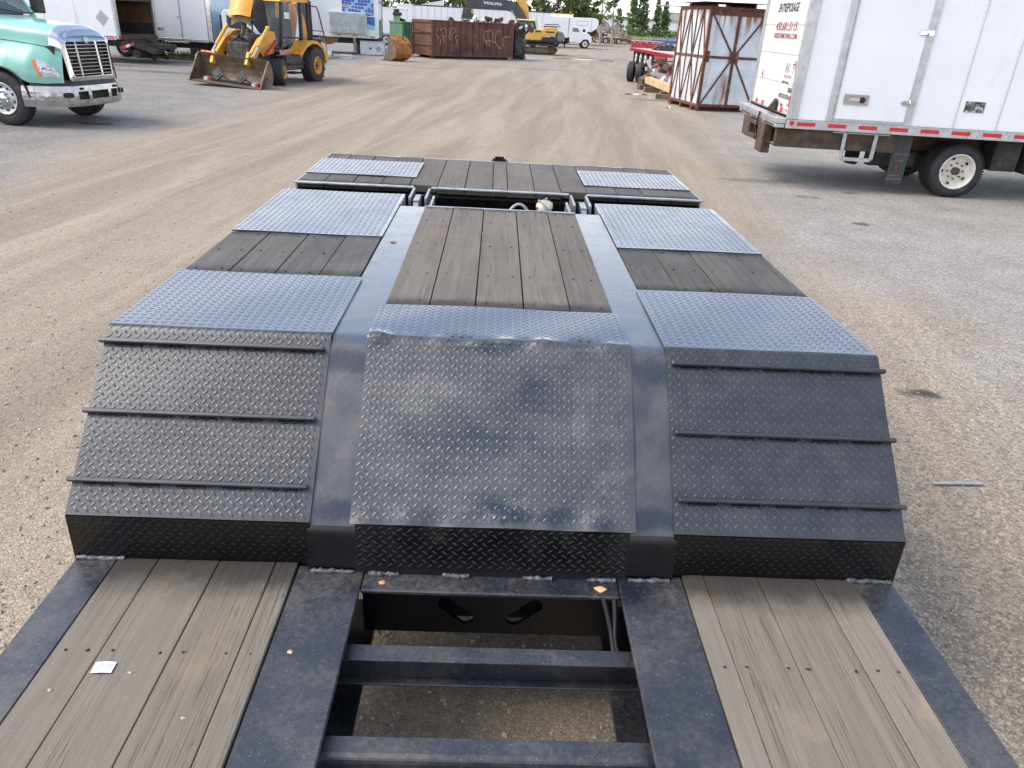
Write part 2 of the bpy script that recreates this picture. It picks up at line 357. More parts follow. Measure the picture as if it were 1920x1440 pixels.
# ------------------------------------------------------------------ ground
def ground_mat():
    m, b, n = newmat('gravel_yard')
    x, y, z = n.sep()
    wob = n.noise(.28, 4, .55); wob2 = n.noise(.9, 5, .6)
    w = n.math('ADD', n.math('MULTIPLY_ADD', wob, 5., -2.5), n.math('MULTIPLY_ADD', wob2, 2., -1.))
    yy = n.math('MAXIMUM', n.math('SUBTRACT', y, 8.), 0.)
    xr = n.math('SUBTRACT', n.math('ADD', x, w), n.math('MULTIPLY', yy, .18))
    right = n.ss(xr, 2.0, 4.4)
    near = n.ss(y, 2.2, 4.2); right = n.math('MULTIPLY', right, n.math('MULTIPLY_ADD', near, .75, .25))
    xl = n.math('ADD', n.math('ADD', x, w), n.math('MULTIPLY', n.math('MINIMUM', y, 40.), .03))
    left = n.ss(xl, -7.2, -4.6, 1, 0)
    grey = n.math('MAXIMUM', right, left)
    far = n.ss(y, 30, 44); farn = n.math('MULTIPLY', far, n.ss(wob, .46, .56)); grey = n.math('MAXIMUM', grey, n.math('MULTIPLY', farn, .8))
    st = n.noise(1, 5, .6, n.map(n.map(n.obj, rot=(0, 0, R(6))), (1.15, .09, 1)), .5)
    st2 = n.noise(1, 4, .55, n.map(n.map(n.obj, rot=(0, 0, R(9))), (3.8, .22, 1)), .4)
    tan = n.mix(n.ss(st, .35, .68), (.24, .20, .152), (.33, .278, .214))
    tan = n.mix(n.math('MULTIPLY', n.ss(st2, .5, .7), .35), tan, (.385, .328, .252))
    tan = n.mix(n.math('MULTIPLY', n.ss(n.noise(2.2, 6, .7), .52, .7), .35), tan, (.21, .18, .145))
    gr = n.mix(n.ss(n.noise(1.1, 6, .6), .3, .7), (.24, .226, .208), (.305, .29, .268))
    gr = n.mix(n.math('MULTIPLY', n.ss(st, .55, .75), .3), gr, (.29, .25, .2))
    gl = n.mix(1., gr, (.80, .80, .81), 'MULTIPLY'); gr = n.mix(left, gr, gl)
    c = n.mix(grey, tan, gr); c = n.mix(1., c, (1.12, 1.11, 1.10), 'MULTIPLY')
    # individual stones: cells of two sizes
    d1 = n.vor(62, out='Color'); d2 = n.vor(27, out='Color'); d3 = n.vor(150, out='Color')
    s1 = n.new('ShaderNodeSeparateColor'); n.L.new(d1, s1.inputs[0]); s2 = n.new('ShaderNodeSeparateColor'); n.L.new(d2, s2.inputs[0]); s3 = n.new('ShaderNodeSeparateColor'); n.L.new(d3, s3.inputs[0])
    amt = n.math('MULTIPLY_ADD', n.math('MAXIMUM', grey, n.math('MULTIPLY', n.ss(x, 1., 1.6), n.ss(y, 9, 5))), .30, .27)
    v = n.math('ADD', n.math('MULTIPLY_ADD', s1.outputs[0], 1.1, -.55), n.math('MULTIPLY_ADD', s3.outputs[0], .9, -.45))
    big = n.math('MULTIPLY', n.ss(s2.outputs[1], .8, .9), n.ss(n.vor(27), .1, .35, 1, 0))
    v = n.math('ADD', v, n.math('MULTIPLY', big, 1.0))
    k = n.math('MULTIPLY_ADD', v, amt, 1.0)
    edge = n.ss(n.vor(62, feature='DISTANCE_TO_EDGE'), 0, .14, .72, 1.)
    k = n.math('MULTIPLY', k, edge)
    hs = n.new('ShaderNodeMix'); hs.data_type = 'RGBA'; hs.blend_type = 'MULTIPLY'; hs.inputs[0].default_value = 1
    cb = n.new('ShaderNodeCombineColor')
    for i in range(3): n.put(cb.inputs[i], k)
    c = n.mix(1., c, cb.outputs[0], 'MULTIPLY')
    # oil stains and mud patches, plus shadows near the bucket painted into the colour
    f = None
    for (sx, sy, a, q, rz) in STAINS_SHADE:
        vv = n.map(n.map(n.obj, loc=(-sx, -sy, 0)), scale=(1/a, 1/q, 0), rot=(0, 0, 0))
        ln = n.new('ShaderNodeVectorMath', operation='LENGTH'); n.L.new(vv, ln.inputs[0])
        e = n.ss(n.math('ADD', ln.outputs['Value'], n.math('MULTIPLY_ADD', n.noise(4.5, 5, .7), 3.4, -1.7)), .35, 1.15, rz, 0)
        f = e if f is None else n.math('MAXIMUM', f, e)
    c = n.mix(f, c, (.035, .032, .03))
    n.put(b.inputs['Base Color'], c)
    n.put(b.inputs['Roughness'], n.math('MULTIPLY_ADD', f, -.35, .9)); b.inputs['Specular IOR Level'].default_value = .25
    hgt = n.math('ADD', n.math('MULTIPLY', s1.outputs[2], .5), n.math('ADD', n.math('MULTIPLY', edge, .9), n.math('MULTIPLY', s2.outputs[0], .4)))
    b1 = n.bump(hgt, .6, .012)
    b2 = n.bump(n.math('ADD', n.math('MULTIPLY', st2, 1.), n.noise(3, 6, .7)), .35, .05, b1)
    n.L.new(b2, b.inputs['Normal'])
    return m
STAINS_SHADE = [(2.98, 4.47, .14, .09, .9), (4.85, 9.5, .16, .09, .8), (4.75, 11.15, .24, .14, .5), (4.4, 12.3, .9, .22, .4), (5.6, 11.6, .16, .1, .6),
          (-7.6, 14.9, .5, .22, .8), (-8.3, 24.0, .9, .25, .55), (-6.2, 23.0, .5, .14, .5), (2.5, 41, 2.2, .5, .5), (-5, 38, 1.6, .35, .5),  # the entries beside the loader bucket are painted shadows
          (-3.2, 37, 1.2, .3, .45), (8, 58, 5, 1.1, .45), (-2.2, 39.5, 1.1, .22, .5), (5.3, 26.4, 1.0, .35, .6), (-10.5, 20, 1.6, .2, .4), (-11.2, 27.2, 2.6, .5, .6), (-14, 29.3, 2.2, .5, .6), (-9.6, 29.5, 1.5, .3, .5), (-12.5, 32.6, 3.5, .5, .6), (-7.9, 44.6, 1.6, .3, .6), (-4.6, 33.5, .9, .2, .5), (1.2, 30.5, .9, .12, .4), (-.5, 41.5, 1.3, .2, .5)]
M_GROUND = ground_mat()
g = MB(); gx = [-900, -60, -12, -6, 6, 12, 60, 900]; gy = [-700, -40, -3, 8, 24, 70, 300, 2200]
g.add([(x, y, 0) for x in gx for y in gy], [(i*8+j, (i+1)*8+j, (i+1)*8+j+1, i*8+j+1) for i in range(7) for j in range(7)])
tag(g.build('ground', M_GROUND, recalc=False), kind='structure')

# loose stones lying on the yard near the camera
def stones(name, n, seed, region, smin, smax, mat):
    rs = np.random.RandomState(seed)
    y = np.exp(rs.uniform(math.log(region[2]), math.log(region[3]), n)); x = rs.uniform(region[0], region[1], n)*np.clip(y/6+.35, .6, 2.2)
    keep = ~((np.abs(x-.038) < .0))
    s = (smin+(smax-smin)*rs.rand(n)**4)
    base = np.array([[1, 0, 0], [0, 1, 0], [-1, 0, 0], [0, -1, 0], [.2, .1, .75], [0, 0, -.3]])
    V = base[None]*(1+rs.uniform(-.4, .4, (n, 6, 3)))*s[:, None, None]*.5
    a = rs.uniform(0, 2*PI, n); ca, sa = np.cos(a)[:, None], np.sin(a)[:, None]
    X = V[..., 0]*ca-V[..., 1]*sa*.75; Y = V[..., 0]*sa+V[..., 1]*ca*.75
    V = np.stack([X+x[:, None], Y+y[:, None], V[..., 2]*.8+.1*s[:, None]], -1)
    F = np.array([[0, 1, 4], [1, 2, 4], [2, 3, 4], [3, 0, 4], [1, 0, 5], [2, 1, 5], [3, 2, 5], [0, 3, 5]])
    F = (F[None]+6*np.arange(n)[:, None, None]).reshape(-1, 3)
    o = bpy.data.objects.new(name, fast_mesh(name, V.reshape(-1, 3), F, mat)); COL.objects.link(o)
    return tag(o, kind='stuff')
def stone_mat():
    m, b, n = newmat('loose_stone')
    q = n.new('ShaderNodeSeparateColor'); n.L.new(n.vor(34, out='Color'), q.inputs[0])
    c = n.mix(q.outputs[0], (.20, .185, .16), (.44, .41, .37)); c = n.mix(n.math('MULTIPLY', n.ss(q.outputs[1], .6, .9), .6), c, (.33, .26, .19))
    n.put(b.inputs['Base Color'], c); b.inputs['Roughness'].default_value = .9; b.inputs['Specular IOR Level'].default_value = .25
    return m
M_STONE = stone_mat()
o = stones('loose_gravel', 60000, 3, (-7.5, 7.5, .9, 15), .006, .03, M_STONE)
tag(o, 'loose grey and tan gravel stones scattered over the yard', 'gravel')

# ------------------------------------------------------------------ lowboy trailer
TRX = .038
trailer = thing('lowboy_trailer', 'black lowboy trailer with diamond tread ramps and weathered plank decking', 'trailer', (TRX, 0, 0))
ZR, ZL = 1.176, .588

def profile(pts, fil, step=.02):
    """polyline in (y,z) with filleted corners -> list of (y,z), plus normals and arc length"""
    out = []
    P = [Vector(p) for p in pts]
    for i, p in enumerate(P):
        if 0 < i < len(P)-1 and fil[i] > 0:
            a = (P[i-1]-p).normalized(); b = (P[i+1]-p).normalized(); r = fil[i]
            for t in [k/6 for k in range(7)]:
                out.append((1-t)**2*(p+a*r)+2*t*(1-t)*p+t*t*(p+b*r))
        else: out.append(p)
    dense = [out[0]]
    for q in out[1:]:
        d = (q-dense[-1]).length; k = max(1, int(d/step)); s0 = dense[-1]
        dense += [s0+(q-s0)*((j+1)/k) for j in range(k)]
    arc = [0]
    for a, b in zip(dense, dense[1:]): arc.append(arc[-1]+(b-a).length)
    return np.array([[p.x, p.y] for p in dense]), np.array(arc)
def surf(prof, arc, x, s, warp):
    """point and normal of bent sheet (arrays x, s)"""
    y = np.interp(s, arc, prof[:, 0]); z = np.interp(s, arc, prof[:, 1])
    e = .004
    ty = np.interp(s+e, arc, prof[:, 0])-np.interp(s-e, arc, prof[:, 0]); tz = np.interp(s+e, arc, prof[:, 1])-np.interp(s-e, arc, prof[:, 1])
    l = np.hypot(ty, tz)+1e-9; ty /= l; tz /= l
    ny, nz = tz*-1.0, ty       # normal of travel direction; flipped to face up/towards the camera below
    fl = np.where(nz < 0, -1, 1); fl = np.where(np.abs(nz) < .05, np.where(ny > 0, -1, 1), fl); ny, nz = ny*fl, nz*fl
    h = warp(x, s) if warp else 0
    return np.stack([x, y+ny*h, z+nz*h], -1), np.stack([0*x, ny, nz], -1), np.stack([0*x, ty, tz], -1)
def sheet_part(name, prof, arc, x0, x1, mat, parent, warp=None, th=.008, nx=14, label=None, xe=None):
    ns = len(arc); xs = np.linspace(x0, x1, nx+1)
    X, A = np.meshgrid(xs, arc, indexing='ij')
    Pt, Nn, _ = surf(prof, arc, X.ravel(), A.ravel(), warp)
    V = np.concatenate([Pt, Pt-Nn*th]); M_ = len(Pt); F = []
    idx = lambda i, j: i*ns+j
    for i in range(nx):
        for j in range(ns-1):
            F.append((idx(i, j), idx(i+1, j), idx(i+1, j+1), idx(i, j+1))); F.append(tuple(M_+k for k in (idx(i, j+1), idx(i+1, j+1), idx(i+1, j), idx(i, j))))
    rim = [(idx(i, 0), idx(i+1, 0)) for i in range(nx)]+[(idx(nx, j), idx(nx, j+1)) for j in range(ns-1)]+[(idx(i+1, ns-1), idx(i, ns-1)) for i in range(nx)][::-1]+[(idx(0, j+1), idx(0, j)) for j in range(ns-1)]
    F += [(b, a, a+M_, b+M_) for a, b in rim]
    me = fast_mesh(name, V, np.array(F), mat, False)
    bm = bmesh.new(); bm.from_mesh(me); bmesh.ops.recalc_face_normals(bm, faces=bm.faces); bm.to_mesh(me); bm.free()
    me.polygons.foreach_set('use_smooth', np.full(len(me.polygons), True)); me.set_sharp_from_angle(angle=R(35))
    o = bpy.data.objects.new(name, me); COL.objects.link(o); o.parent = parent
    return tag(o, label)
LUG = np.array([[-.0138, 0, 0], [-.0055, -.0044, 0], [.0055, -.0044, 0], [.0138, 0, 0], [.0055, .0044, 0], [-.0055, .0044, 0], [-.0065, 0, .0021], [.0065, 0, .0021]])
LUGF = [[0, 1, 6, 6], [1, 2, 7, 6], [2, 3, 7, 7], [3, 4, 7, 7], [4, 5, 6, 7], [5, 0, 6, 6]]
def lugs(prof, arc, x0, x1, s0, s1, mat, parent, warp=None, hk=1.):
    px, ps = .031, .0155
    cx, cs, sg = [], [], []
    for j, s in enumerate(np.arange(s0+.012, s1-.008, ps)):
        x = np.arange(x0+.014+(px/2 if j % 2 else 0), x1-.010, px)
        cx.append(x); cs.append(np.full(len(x), s)); sg.append(np.full(len(x), 1 if j % 2 else -1))
    cx, cs, sg = map(np.concatenate, (cx, cs, sg)); n = len(cx)
    P, Nn, T = surf(prof, arc, cx, cs, warp); Xa = np.zeros_like(P); Xa[:, 0] = 1
    k = math.sqrt(.5); A = (Xa*k+T*(sg*k)[:, None]); B = np.cross(Nn, A)
    V = P[:, None]+A[:, None]*LUG[None, :, 0, None]+B[:, None]*LUG[None, :, 1, None]+Nn[:, None]*(LUG[None, :, 2, None]*hk-.0002)
    tri = [(0, 1, 6), (1, 2, 7), (1, 7, 6), (2, 3, 7), (3, 4, 7), (4, 5, 6), (4, 6, 7), (5, 0, 6)]
    F = (np.array(tri)[None]+8*np.arange(n)[:, None, None]).reshape(-1, 3)
    me = fast_mesh('tread_lugs', V.reshape(-1, 3), F, mat, True)
    bm = bmesh.new(); bm.from_mesh(me); bmesh.ops.recalc_face_normals(bm, faces=bm.faces); bm.to_mesh(me); bm.free()
    o = bpy.data.objects.new('tread_lugs', me); COL.objects.link(o); o.parent = parent
    return tag(o, kind='stuff')

CORN = [(2.302, ZR), (2.29, ZR), (1.845, .742)]
profS, arcS = profile(CORN, (0, .009, 0), .015)
profC, arcC = profile(CORN, (0, .010, 0), .015)
profT, arcT = profile([(2.895, ZR), (2.3025, ZR)], (0, 0)); profU, arcU = profile([(2.6, ZR), (2.3025, ZR)], (0, 0))
profF, arcF = profile([(1.845, .744), (1.812, ZL-.012)], (0, 0)); profG, arcG = profile([(1.845, .744), (1.840, ZL-.012)], (0, 0))
_g = lambda x, s, cx, cs, a, b: np.exp(-((x-cx)/a)**2-((s-cs)/b)**2)
def warp_c(x, s):
    fold = .012
    h = .007*_g(x, s, -.05, fold+.20, .18, .10)-.010*_g(x, s, .12, fold+.16, .09, .05)-.007*_g(x, s, -.08, fold+.33, .22, .035)
    h += -.014*_g(x, s, .0, fold+.012, .09, .022)-.013*_g(x, s, .03, fold+.54, .05, .03)+.011*_g(x, s, .06, fold+.585, .12, .03)-.009*_g(x, s, .24, fold+.56, .06, .025)
    h += (.006*np.sin(x*14+.6)+.005*np.sin(x*31+2.)+.003*np.sin(x*57))*np.exp(-((s-fold)/.022)**2)
    h += (.006*np.sin(x*19+1)+.004*np.sin(x*43))*np.exp(-((s-fold-.60)/.035)**2)+.002*np.sin(x*9+s*13)
    return h+.009
def warp_f(x, s): return .006+(.005*np.sin(x*19+1)+.004*np.sin(x*43))*np.exp(-(s/.05)**2)*(np.abs(x) < .45)
def warp_t(x, s): return .0075+.0012*np.sin(x*8+s*9)
def warp_s(x, s): return .0078+.0016*np.sin(x*7+s*11)*np.sin(s*5)
for sgn in (-1, 1):
    x0, x1 = sorted((sgn*.562, sgn*1.295))
    tp = sheet_part('tread_plate', profT, arcT, x0, x1, M_PLATE, trailer, warp_t); lugs(profT, arcT, x0, x1, 0, arcT[-1], M_PLATE, tp, warp_t, .95)
    pl = sheet_part('ramp_plate', profS, arcS, x0, x1, M_RAMP, trailer, warp_s)
    lugs(profS, arcS, x0, x1, 0, arcS[-1], M_RAMP, pl, warp_s, 1.25)
    fc = sheet_part('step_face', profG, arcG, x0, x1, M_FACE, trailer, warp_f); lugs(profG, arcG, x0, x1, 0, arcG[-1]-.02, M_FACE, fc, warp_f)
warp_u = lambda x, s: warp_c(x, s-.2975)
tp = sheet_part('tread_plate', profU, arcU, -.442, .442, M_PLATE, trailer, warp_u, nx=60); lugs(profU, arcU, -.442, .442, 0, arcU[-1], M_PLATE, tp, warp_u, .95)
pl = sheet_part('ramp_plate', profC, arcC, -.442, .442, M_RAMPC, trailer, warp_c, nx=60, label='dented centre ramp plate of diamond tread steel')
lugs(profC, arcC, -.442, .442, 0, arcC[-1], M_RAMPC, pl, warp_c, 1.25)
fc = sheet_part('step_face', profF, arcF, -.425, .425, M_FACE, trailer, warp_f, nx=40); lugs(profF, arcF, -.425, .425, 0, arcF[-1]-.02, M_FACE, fc, warp_f)
# flat tread plates of the rear deck
def flat_plate(x0, x1, y0, y1, z, mat, parent):
    p, a = profile([(y1, z), (y0, z)], (0, 0))
    o = sheet_part('tread_plate', p, a, x0, x1, mat, parent, lambda x, s: .0012*np.sin(x*9+s*6), nx=10)
    lugs(p, a, x0, x1, 0, a[-1], mat, o, lambda x, s: .0012*np.sin(x*9+s*6), .95)
    return o
# twin beams whose top flange follows the deck, the ramp and the step
profB, arcB = profile([(4.235, ZR-.003), (2.28, ZR-.003), (1.838, .738), (1.812, ZL-.012)], (0, .045, .035, 0))
k1, k2 = int(np.argmax(profB[:, 0] < 2.278)), int(np.argmax(profB[:, 1] < .742))
for sgn in (-1, 1):
    x0, x1 = sorted((sgn*.422, sgn*.572))
    b_ = sheet_part('deck_beam', profB[:k1+1], arcB[:k1+1], x0, x1, M_BEAM, trailer, None, th=.02, nx=6)
    sheet_part('beam_slope', profB[k1:k2+1], arcB[k1:k2+1]-arcB[k1], x0, x1, M_RAMPB, trailer, lambda x, s: .0012*np.sin(x*40+s*17)*np.sin(s*PI/.62), th=.02, nx=6)
    sheet_part('beam_foot', profB[k2:], arcB[k2:]-arcB[k2], x0, x1, M_FACE, trailer, None, th=.02, nx=6)
    w = MB(); w.prism([(4.23, ZR-.02), (2.29, ZR-.02), (1.87, .72), (1.87, .25), (4.23, .72)], 'x', sgn*.49-.01, sgn*.49+.01); w.build('beam_web', M_BLACK, b_)
    for k in range(2):
        pass
for sgn in (-1, 1):
    x0, x1 = sorted((sgn*.575, sgn*1.295))
    flat_plate(x0, x1, 3.535, 4.50, ZR+.006, M_PLATE, trailer)
# cleats across the two outer ramps
dv = Vector((0, 1.845-2.29, .742-ZR)).normalized(); nv = Vector((0, -dv.z, dv.y))*-1
if nv.z < 0: nv = -nv
for sgn in (-1, 1):
    for s_ in (.055, .295, .515):
        p = Vector((0, 2.29, ZR))+dv*s_+nv*.019
        xa, xb = sgn*.578, sgn*1.306
        c_ = MB().bar((xa, p.y, p.z), (xb, p.y, p.z), .015, .019, tuple(nv)).build('cleat', M_RAMP, trailer, .003)
        w = MB()
        for k in range(5):
            xm = xa+(xb-xa)*(k+.55)/5.2; q = p+dv*.012-nv*.013
            w.tube([(xm-.045+.09*t, q.y+.0015*math.sin(t*17), q.z) for t in [i/8 for i in range(9)]], .005, 6)
        tag(w.build('weld_beads', M_FACE, c_), kind='stuff')

# planks
def plank(x0, x1, y0, y1, z1, mat, th=.04, parent=trailer, gap=.0025, dz=.002):
    z = z1+RND.uniform(-dz, dz); t = RND.uniform(-.0015, .0015)
    m = MB().hexa([(x0+gap, y0, z-th), (x1-gap, y0, z-th), (x1-gap, y1, z-th), (x0+gap, y1, z-th),
                   (x0+gap, y0, z-t), (x1-gap, y0, z+t), (x1-gap, y1, z+t), (x0+gap, y1, z-t)])
    return m.build('plank', mat, parent, .002)
SC = MB()
def screws(xs, ys, z):
    for x in xs:
        for y in ys:
            SC.cyl((x+RND.uniform(-.012, .012), y+RND.uniform(-.008, .008), z-.004), (x, y, z+.002), .0035, 8)
cb_ = [-.43, -.265, -.093, .09, .267, .43]
for a, b in zip(cb_, cb_[1:]):
    plank(a, b, 2.615, 4.222, ZR+.004, M_WOOD_REAR); screws((a+.04, b-.04), (2.66, 3.0, 3.45, 3.9, 4.18), ZR+.004)
sb = [.575, .745, .925, 1.11, 1.292]
for sgn in (-1, 1):
    for a, b in zip(sb, sb[1:]):
        a, b = sorted((sgn*a, sgn*b)); plank(a, b, 2.90, 3.53, ZR+.002, M_WOOD_SIDE); screws((a+.04, b-.04), (2.95, 3.22, 3.48), ZR+.002)
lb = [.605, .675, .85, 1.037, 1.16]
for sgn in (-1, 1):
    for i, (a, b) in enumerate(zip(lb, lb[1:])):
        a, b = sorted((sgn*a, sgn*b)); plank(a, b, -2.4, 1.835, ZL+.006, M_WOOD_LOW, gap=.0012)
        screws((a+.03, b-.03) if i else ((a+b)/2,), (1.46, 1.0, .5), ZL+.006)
o = SC.build('plank_screws', M_SCREW, trailer); tag(o, kind='stuff')
# lower deck plates, beams and crossmembers
for sgn in (-1, 1):
    a, b = sorted((sgn*1.163, sgn*1.29)); m = MB().box(a, b, -2.4, 1.84, ZL-.012, ZL+.002); a2, b2 = sorted((sgn*1.272, sgn*1.288)); m.box(a2, b2, -2.4, 1.84, .27, ZL-.013)
    m.build('side_rail', M_DECK, trailer, .003)
    a, b = sorted((sgn*.398, sgn*.603)); m = MB().box(a, b, -2.4, 1.83, ZL-.016, ZL); m.build('beam_flange', M_DECK, trailer, .003)
    bx('beam_web', M_BLACK, trailer, sgn*.50-.008, sgn*.50+.008, -2.4, 1.95, .21, ZL-.017, .002)
    a, b = sorted((sgn*.40, sgn*.60)); bx('lower_flange', M_DECK, trailer, a, b, -2.4, 2.1, .19, .209, .002)
    for yy in (1.45, 1.05, .55, .05, -.6, -1.3):       # outriggers under the planks
        a, b = sorted((sgn*.51, sgn*1.27)); bx('outrigger', M_BLACK, trailer, a, b, yy-.03, yy+.03, .47, ZL-.036, .002)
bx('deck_lip', M_DECK, trailer, -.397, .397, 1.732, 1.83, ZL-.02, ZL-.004, .004)
# bulkhead plate with two slanted slots
bm_ = MB(); y0, y1 = 1.755, 1.770
def slot_plate():
    # plate outline with two oblong holes, made by triangulating outer and inner loops
    bmh = bmesh.new(); outer = [(-.395, .40), (.395, .40), (.395, .567), (-.395, .567)]
    def loop(pts): 
        vs = [bmh.verts.new((p[0], 0, p[1])) for p in pts]
        return [bmh.edges.new((vs[i], vs[(i+1) % len(vs)])) for i in range(len(vs))]
    es = loop(outer)
    for sg in (-1, 1):
        cx, cz, L_, r = sg*.108, .49, .042, .025; a = R(-42)*-sg
        pts = []
        for k in range(16):
            t = 2*PI*k/16; ox = L_ if math.cos(t) > 0 else -L_; px_, pz = ox+r*math.cos(t), r*math.sin(t)
            pts.append((cx+px_*math.cos(a)-pz*math.sin(a), cz+px_*math.sin(a)+pz*math.cos(a)))
        es += loop(pts)
    bmesh.ops.triangle_fill(bmh, edges=es, use_beauty=True)
    r = bmesh.ops.extrude_face_region(bmh, geom=bmh.faces[:]); bmesh.ops.translate(bmh, verts=[v for v in r['geom'] if isinstance(v, bmesh.types.BMVert)], vec=(0, .014, 0))
    bmesh.ops.translate(bmh, verts=bmh.verts, vec=(0, y0, 0)); bmesh.ops.recalc_face_normals(bmh, faces=bmh.faces)
    me = bpy.data.meshes.new('slotted_bulkhead'); bmh.to_mesh(me); bmh.free(); me.materials.append(M_FACE)
    o = bpy.data.objects.new('slotted_bulkhead', me); COL.objects.link(o); o.parent = trailer
slot_plate()
bx('slot_shade_plate', M_BLACK, trailer, -.37, .37, 1.80, 1.81, .425, .575, .001)  # added dark sheet that makes the slots read as shade
def ibeam(y, zt, zb, w=.058, nm='crossmember'):
    m = MB().box(-.49, .49, y, y+w, zt-.008, zt).box(-.49, .49, y+w/2-.004, y+w/2+.004, zb+.008, zt-.008).box(-.49, .49, y, y+w, zb, zb+.008)
    return m.build(nm, M_DECK, trailer, .002)
ibeam(1.512, .53, .43); 
m = MB(); m.prism([(1.205, .40), (1.27, .40), (1.27, .53), (1.222, .53), (1.209, .524), (1.205, .512)], 'x', -.49, .49); m.build('crossmember', M_DECK, trailer, .003)
for yy in (.85, .45, .0, -.5, -1.1, -1.7, -2.3): ibeam(yy, .53, .40, .07)
# weld runs along the foot of the step
WB = MB()
for (a, b, z, y) in [(-.56, -.43, ZL+.004, 1.804), (.43, .56, ZL+.004, 1.804), (-1.285, -1.14, ZL+.006, 1.830), (1.14, 1.285, ZL+.006, 1.830), (-.38, -.29, ZL, 1.803), (-.15, -.07, ZL, 1.803), (.10, .19, ZL, 1.803), (.30, .39, ZL, 1.803)]:
    for q in (0,):
        n_ = 14; WB.tube([(a+(b-a)*i/n_, y-.012*q+RND.uniform(-.002, .002), z-.001+RND.uniform(-.001, .001)) for i in range(n_+1)], .008, 7, rs=[.0085+RND.uniform(-.003, .003) for _ in range(n_+1)])
tag(WB.build('weld_runs', M_WELD, trailer), kind='stuff')
for k in range(2):
    x0 = .345+k*.022
    MB().tube([(x0+.05*t*t+.014*math.sin(t*4+k), 1.74-.13*t, .575-.13*t-.015*math.sin(t*3)) for t in [i/12 for i in range(13)]], .009, 8).build('air_hose', M_HOSE, trailer)
# rear edges, dark pieces added for shade under the rear deck
for sgn in (-1, 1):
    a, b = sorted((sgn*.58, sgn*1.293)); bx('deck_end_beam', M_FACE, trailer, a, b, 4.47, 4.503, .95, ZR-.008, .003)
    bx('rear_side_rail', M_FACE, trailer, sgn*1.283-.006, sgn*1.283+.006, 2.32, 4.50, .98, ZR-.012, .002)
    a, b = sorted((sgn*1.277, sgn*1.289)); m = MB(); m.prism([(1.86, ZL-.03), (2.30, ZR-.03), (2.30, .95), (2.05, .6), (1.90, .45), (1.86, .45)], 'x', a, b); m.build('ramp_side', M_FACE, trailer)
bx('deck_edge_trim', M_TRIM, trailer, -.43, .43, 4.224, 4.246, ZR-.05, ZR+.004, .003)
bx('under_deck_pan', M_BLACK, trailer, -1.27, 1.27, 2.35, 4.46, .93, .95, .002)
bx('gap_shade_beam', M_BLACK, trailer, -1.27, 1.27, 4.52, 4.66, .72, .92, .004)  # dark beam added so the gap looks black with shade
bx('gap_shade_pan', M_BLACK, trailer, -.42, .42, 4.25, 4.52, .86, .88, .002)  # dark pan added to stand for the shade in the centre gap
# brake chamber and hose in the hinge gap
bc = MB().lathe([(0, .008), (.034, .006), (.042, 0), (.050, -.004), (.050, -.014), (.043, -.018), (.044, -.10), (0, -.11)], (.262, 4.40, 1.178), (-.1, -.55, .83), 28)
for k in range(6): bc.cyl((.262+.045*math.cos(k*1.05+.3), 4.40+.034*math.sin(k*1.05+.3), 1.172+.034*math.sin(k*1.05+.3)), (.262+.045*math.cos(k*1.05+.3), 4.393+.034*math.sin(k*1.05+.3), 1.180+.034*math.sin(k*1.05+.3)), .006, 6)
bc.build('brake_chamber', M_CREAM, trailer)
MB().tube([(.03+.17*t, 4.42+.03*math.sin(t*3), 1.06+.105*math.sin(.25+t*2.7)) for t in [i/14 for i in range(15)]], .009, 8).build('coiled_hose', simple('grey_hose', (.3, .3, .31), .45), trailer)
MB().bar((.285, 4.345, 1.165), (.24, 4.385, 1.20), .007, .005).build('chamber_rod', M_TRIM, trailer)
# hinge brackets
for sgn in (-1, 1):
    hb = MB()
    X = lambda u: sgn*u
    for u, ya, yb in ((.578, 4.25, 4.48), (.402, 4.25, 4.50)): hb.box(X(u)-.007, X(u)+.007, ya, yb, .95, ZR+.004)
    for u, ya, yb in ((.54, 4.42, 4.70), (.445, 4.42, 4.70)): hb.box(X(u)-.007, X(u)+.007, ya, yb, .95, ZR+.008)
    hb.box(X(.50)-.017, X(.50)+.017, 4.40, 4.56, 1.0, ZR-.004); hb.hexa([(X(.50)-.015, 4.27, 1.02), (X(.50)+.015, 4.27, 1.02), (X(.50)+.015, 4.395, 1.05), (X(.50)-.015, 4.395, 1.05), (X(.50)-.015, 4.28, 1.10), (X(.50)+.015, 4.28, 1.10), (X(.50)+.015, 4.395, 1.16), (X(.50)-.015, 4.395, 1.16)])
    hb = hb.build('hinge_bracket', M_TRIM, trailer, .002)
    MB().cyl((X(.39), 4.34, 1.10), (X(.60), 4.34, 1.10), .013, 12).cyl((X(.375), 4.34, 1.10), (X(.392), 4.34, 1.10), .024, 6).build('hinge_pin', M_TRIM, hb)
    bx('hinge_shim', M_RED, hb, min(X(.555), X(.57)), max(X(.555), X(.57)), 4.26, 4.31, 1.0, 1.12, .002)
    bx('hinge_well', M_BLACK, trailer, min(X(.39), X(.59)), max(X(.39), X(.59)), 4.25, 4.85, .93, .95, .001)
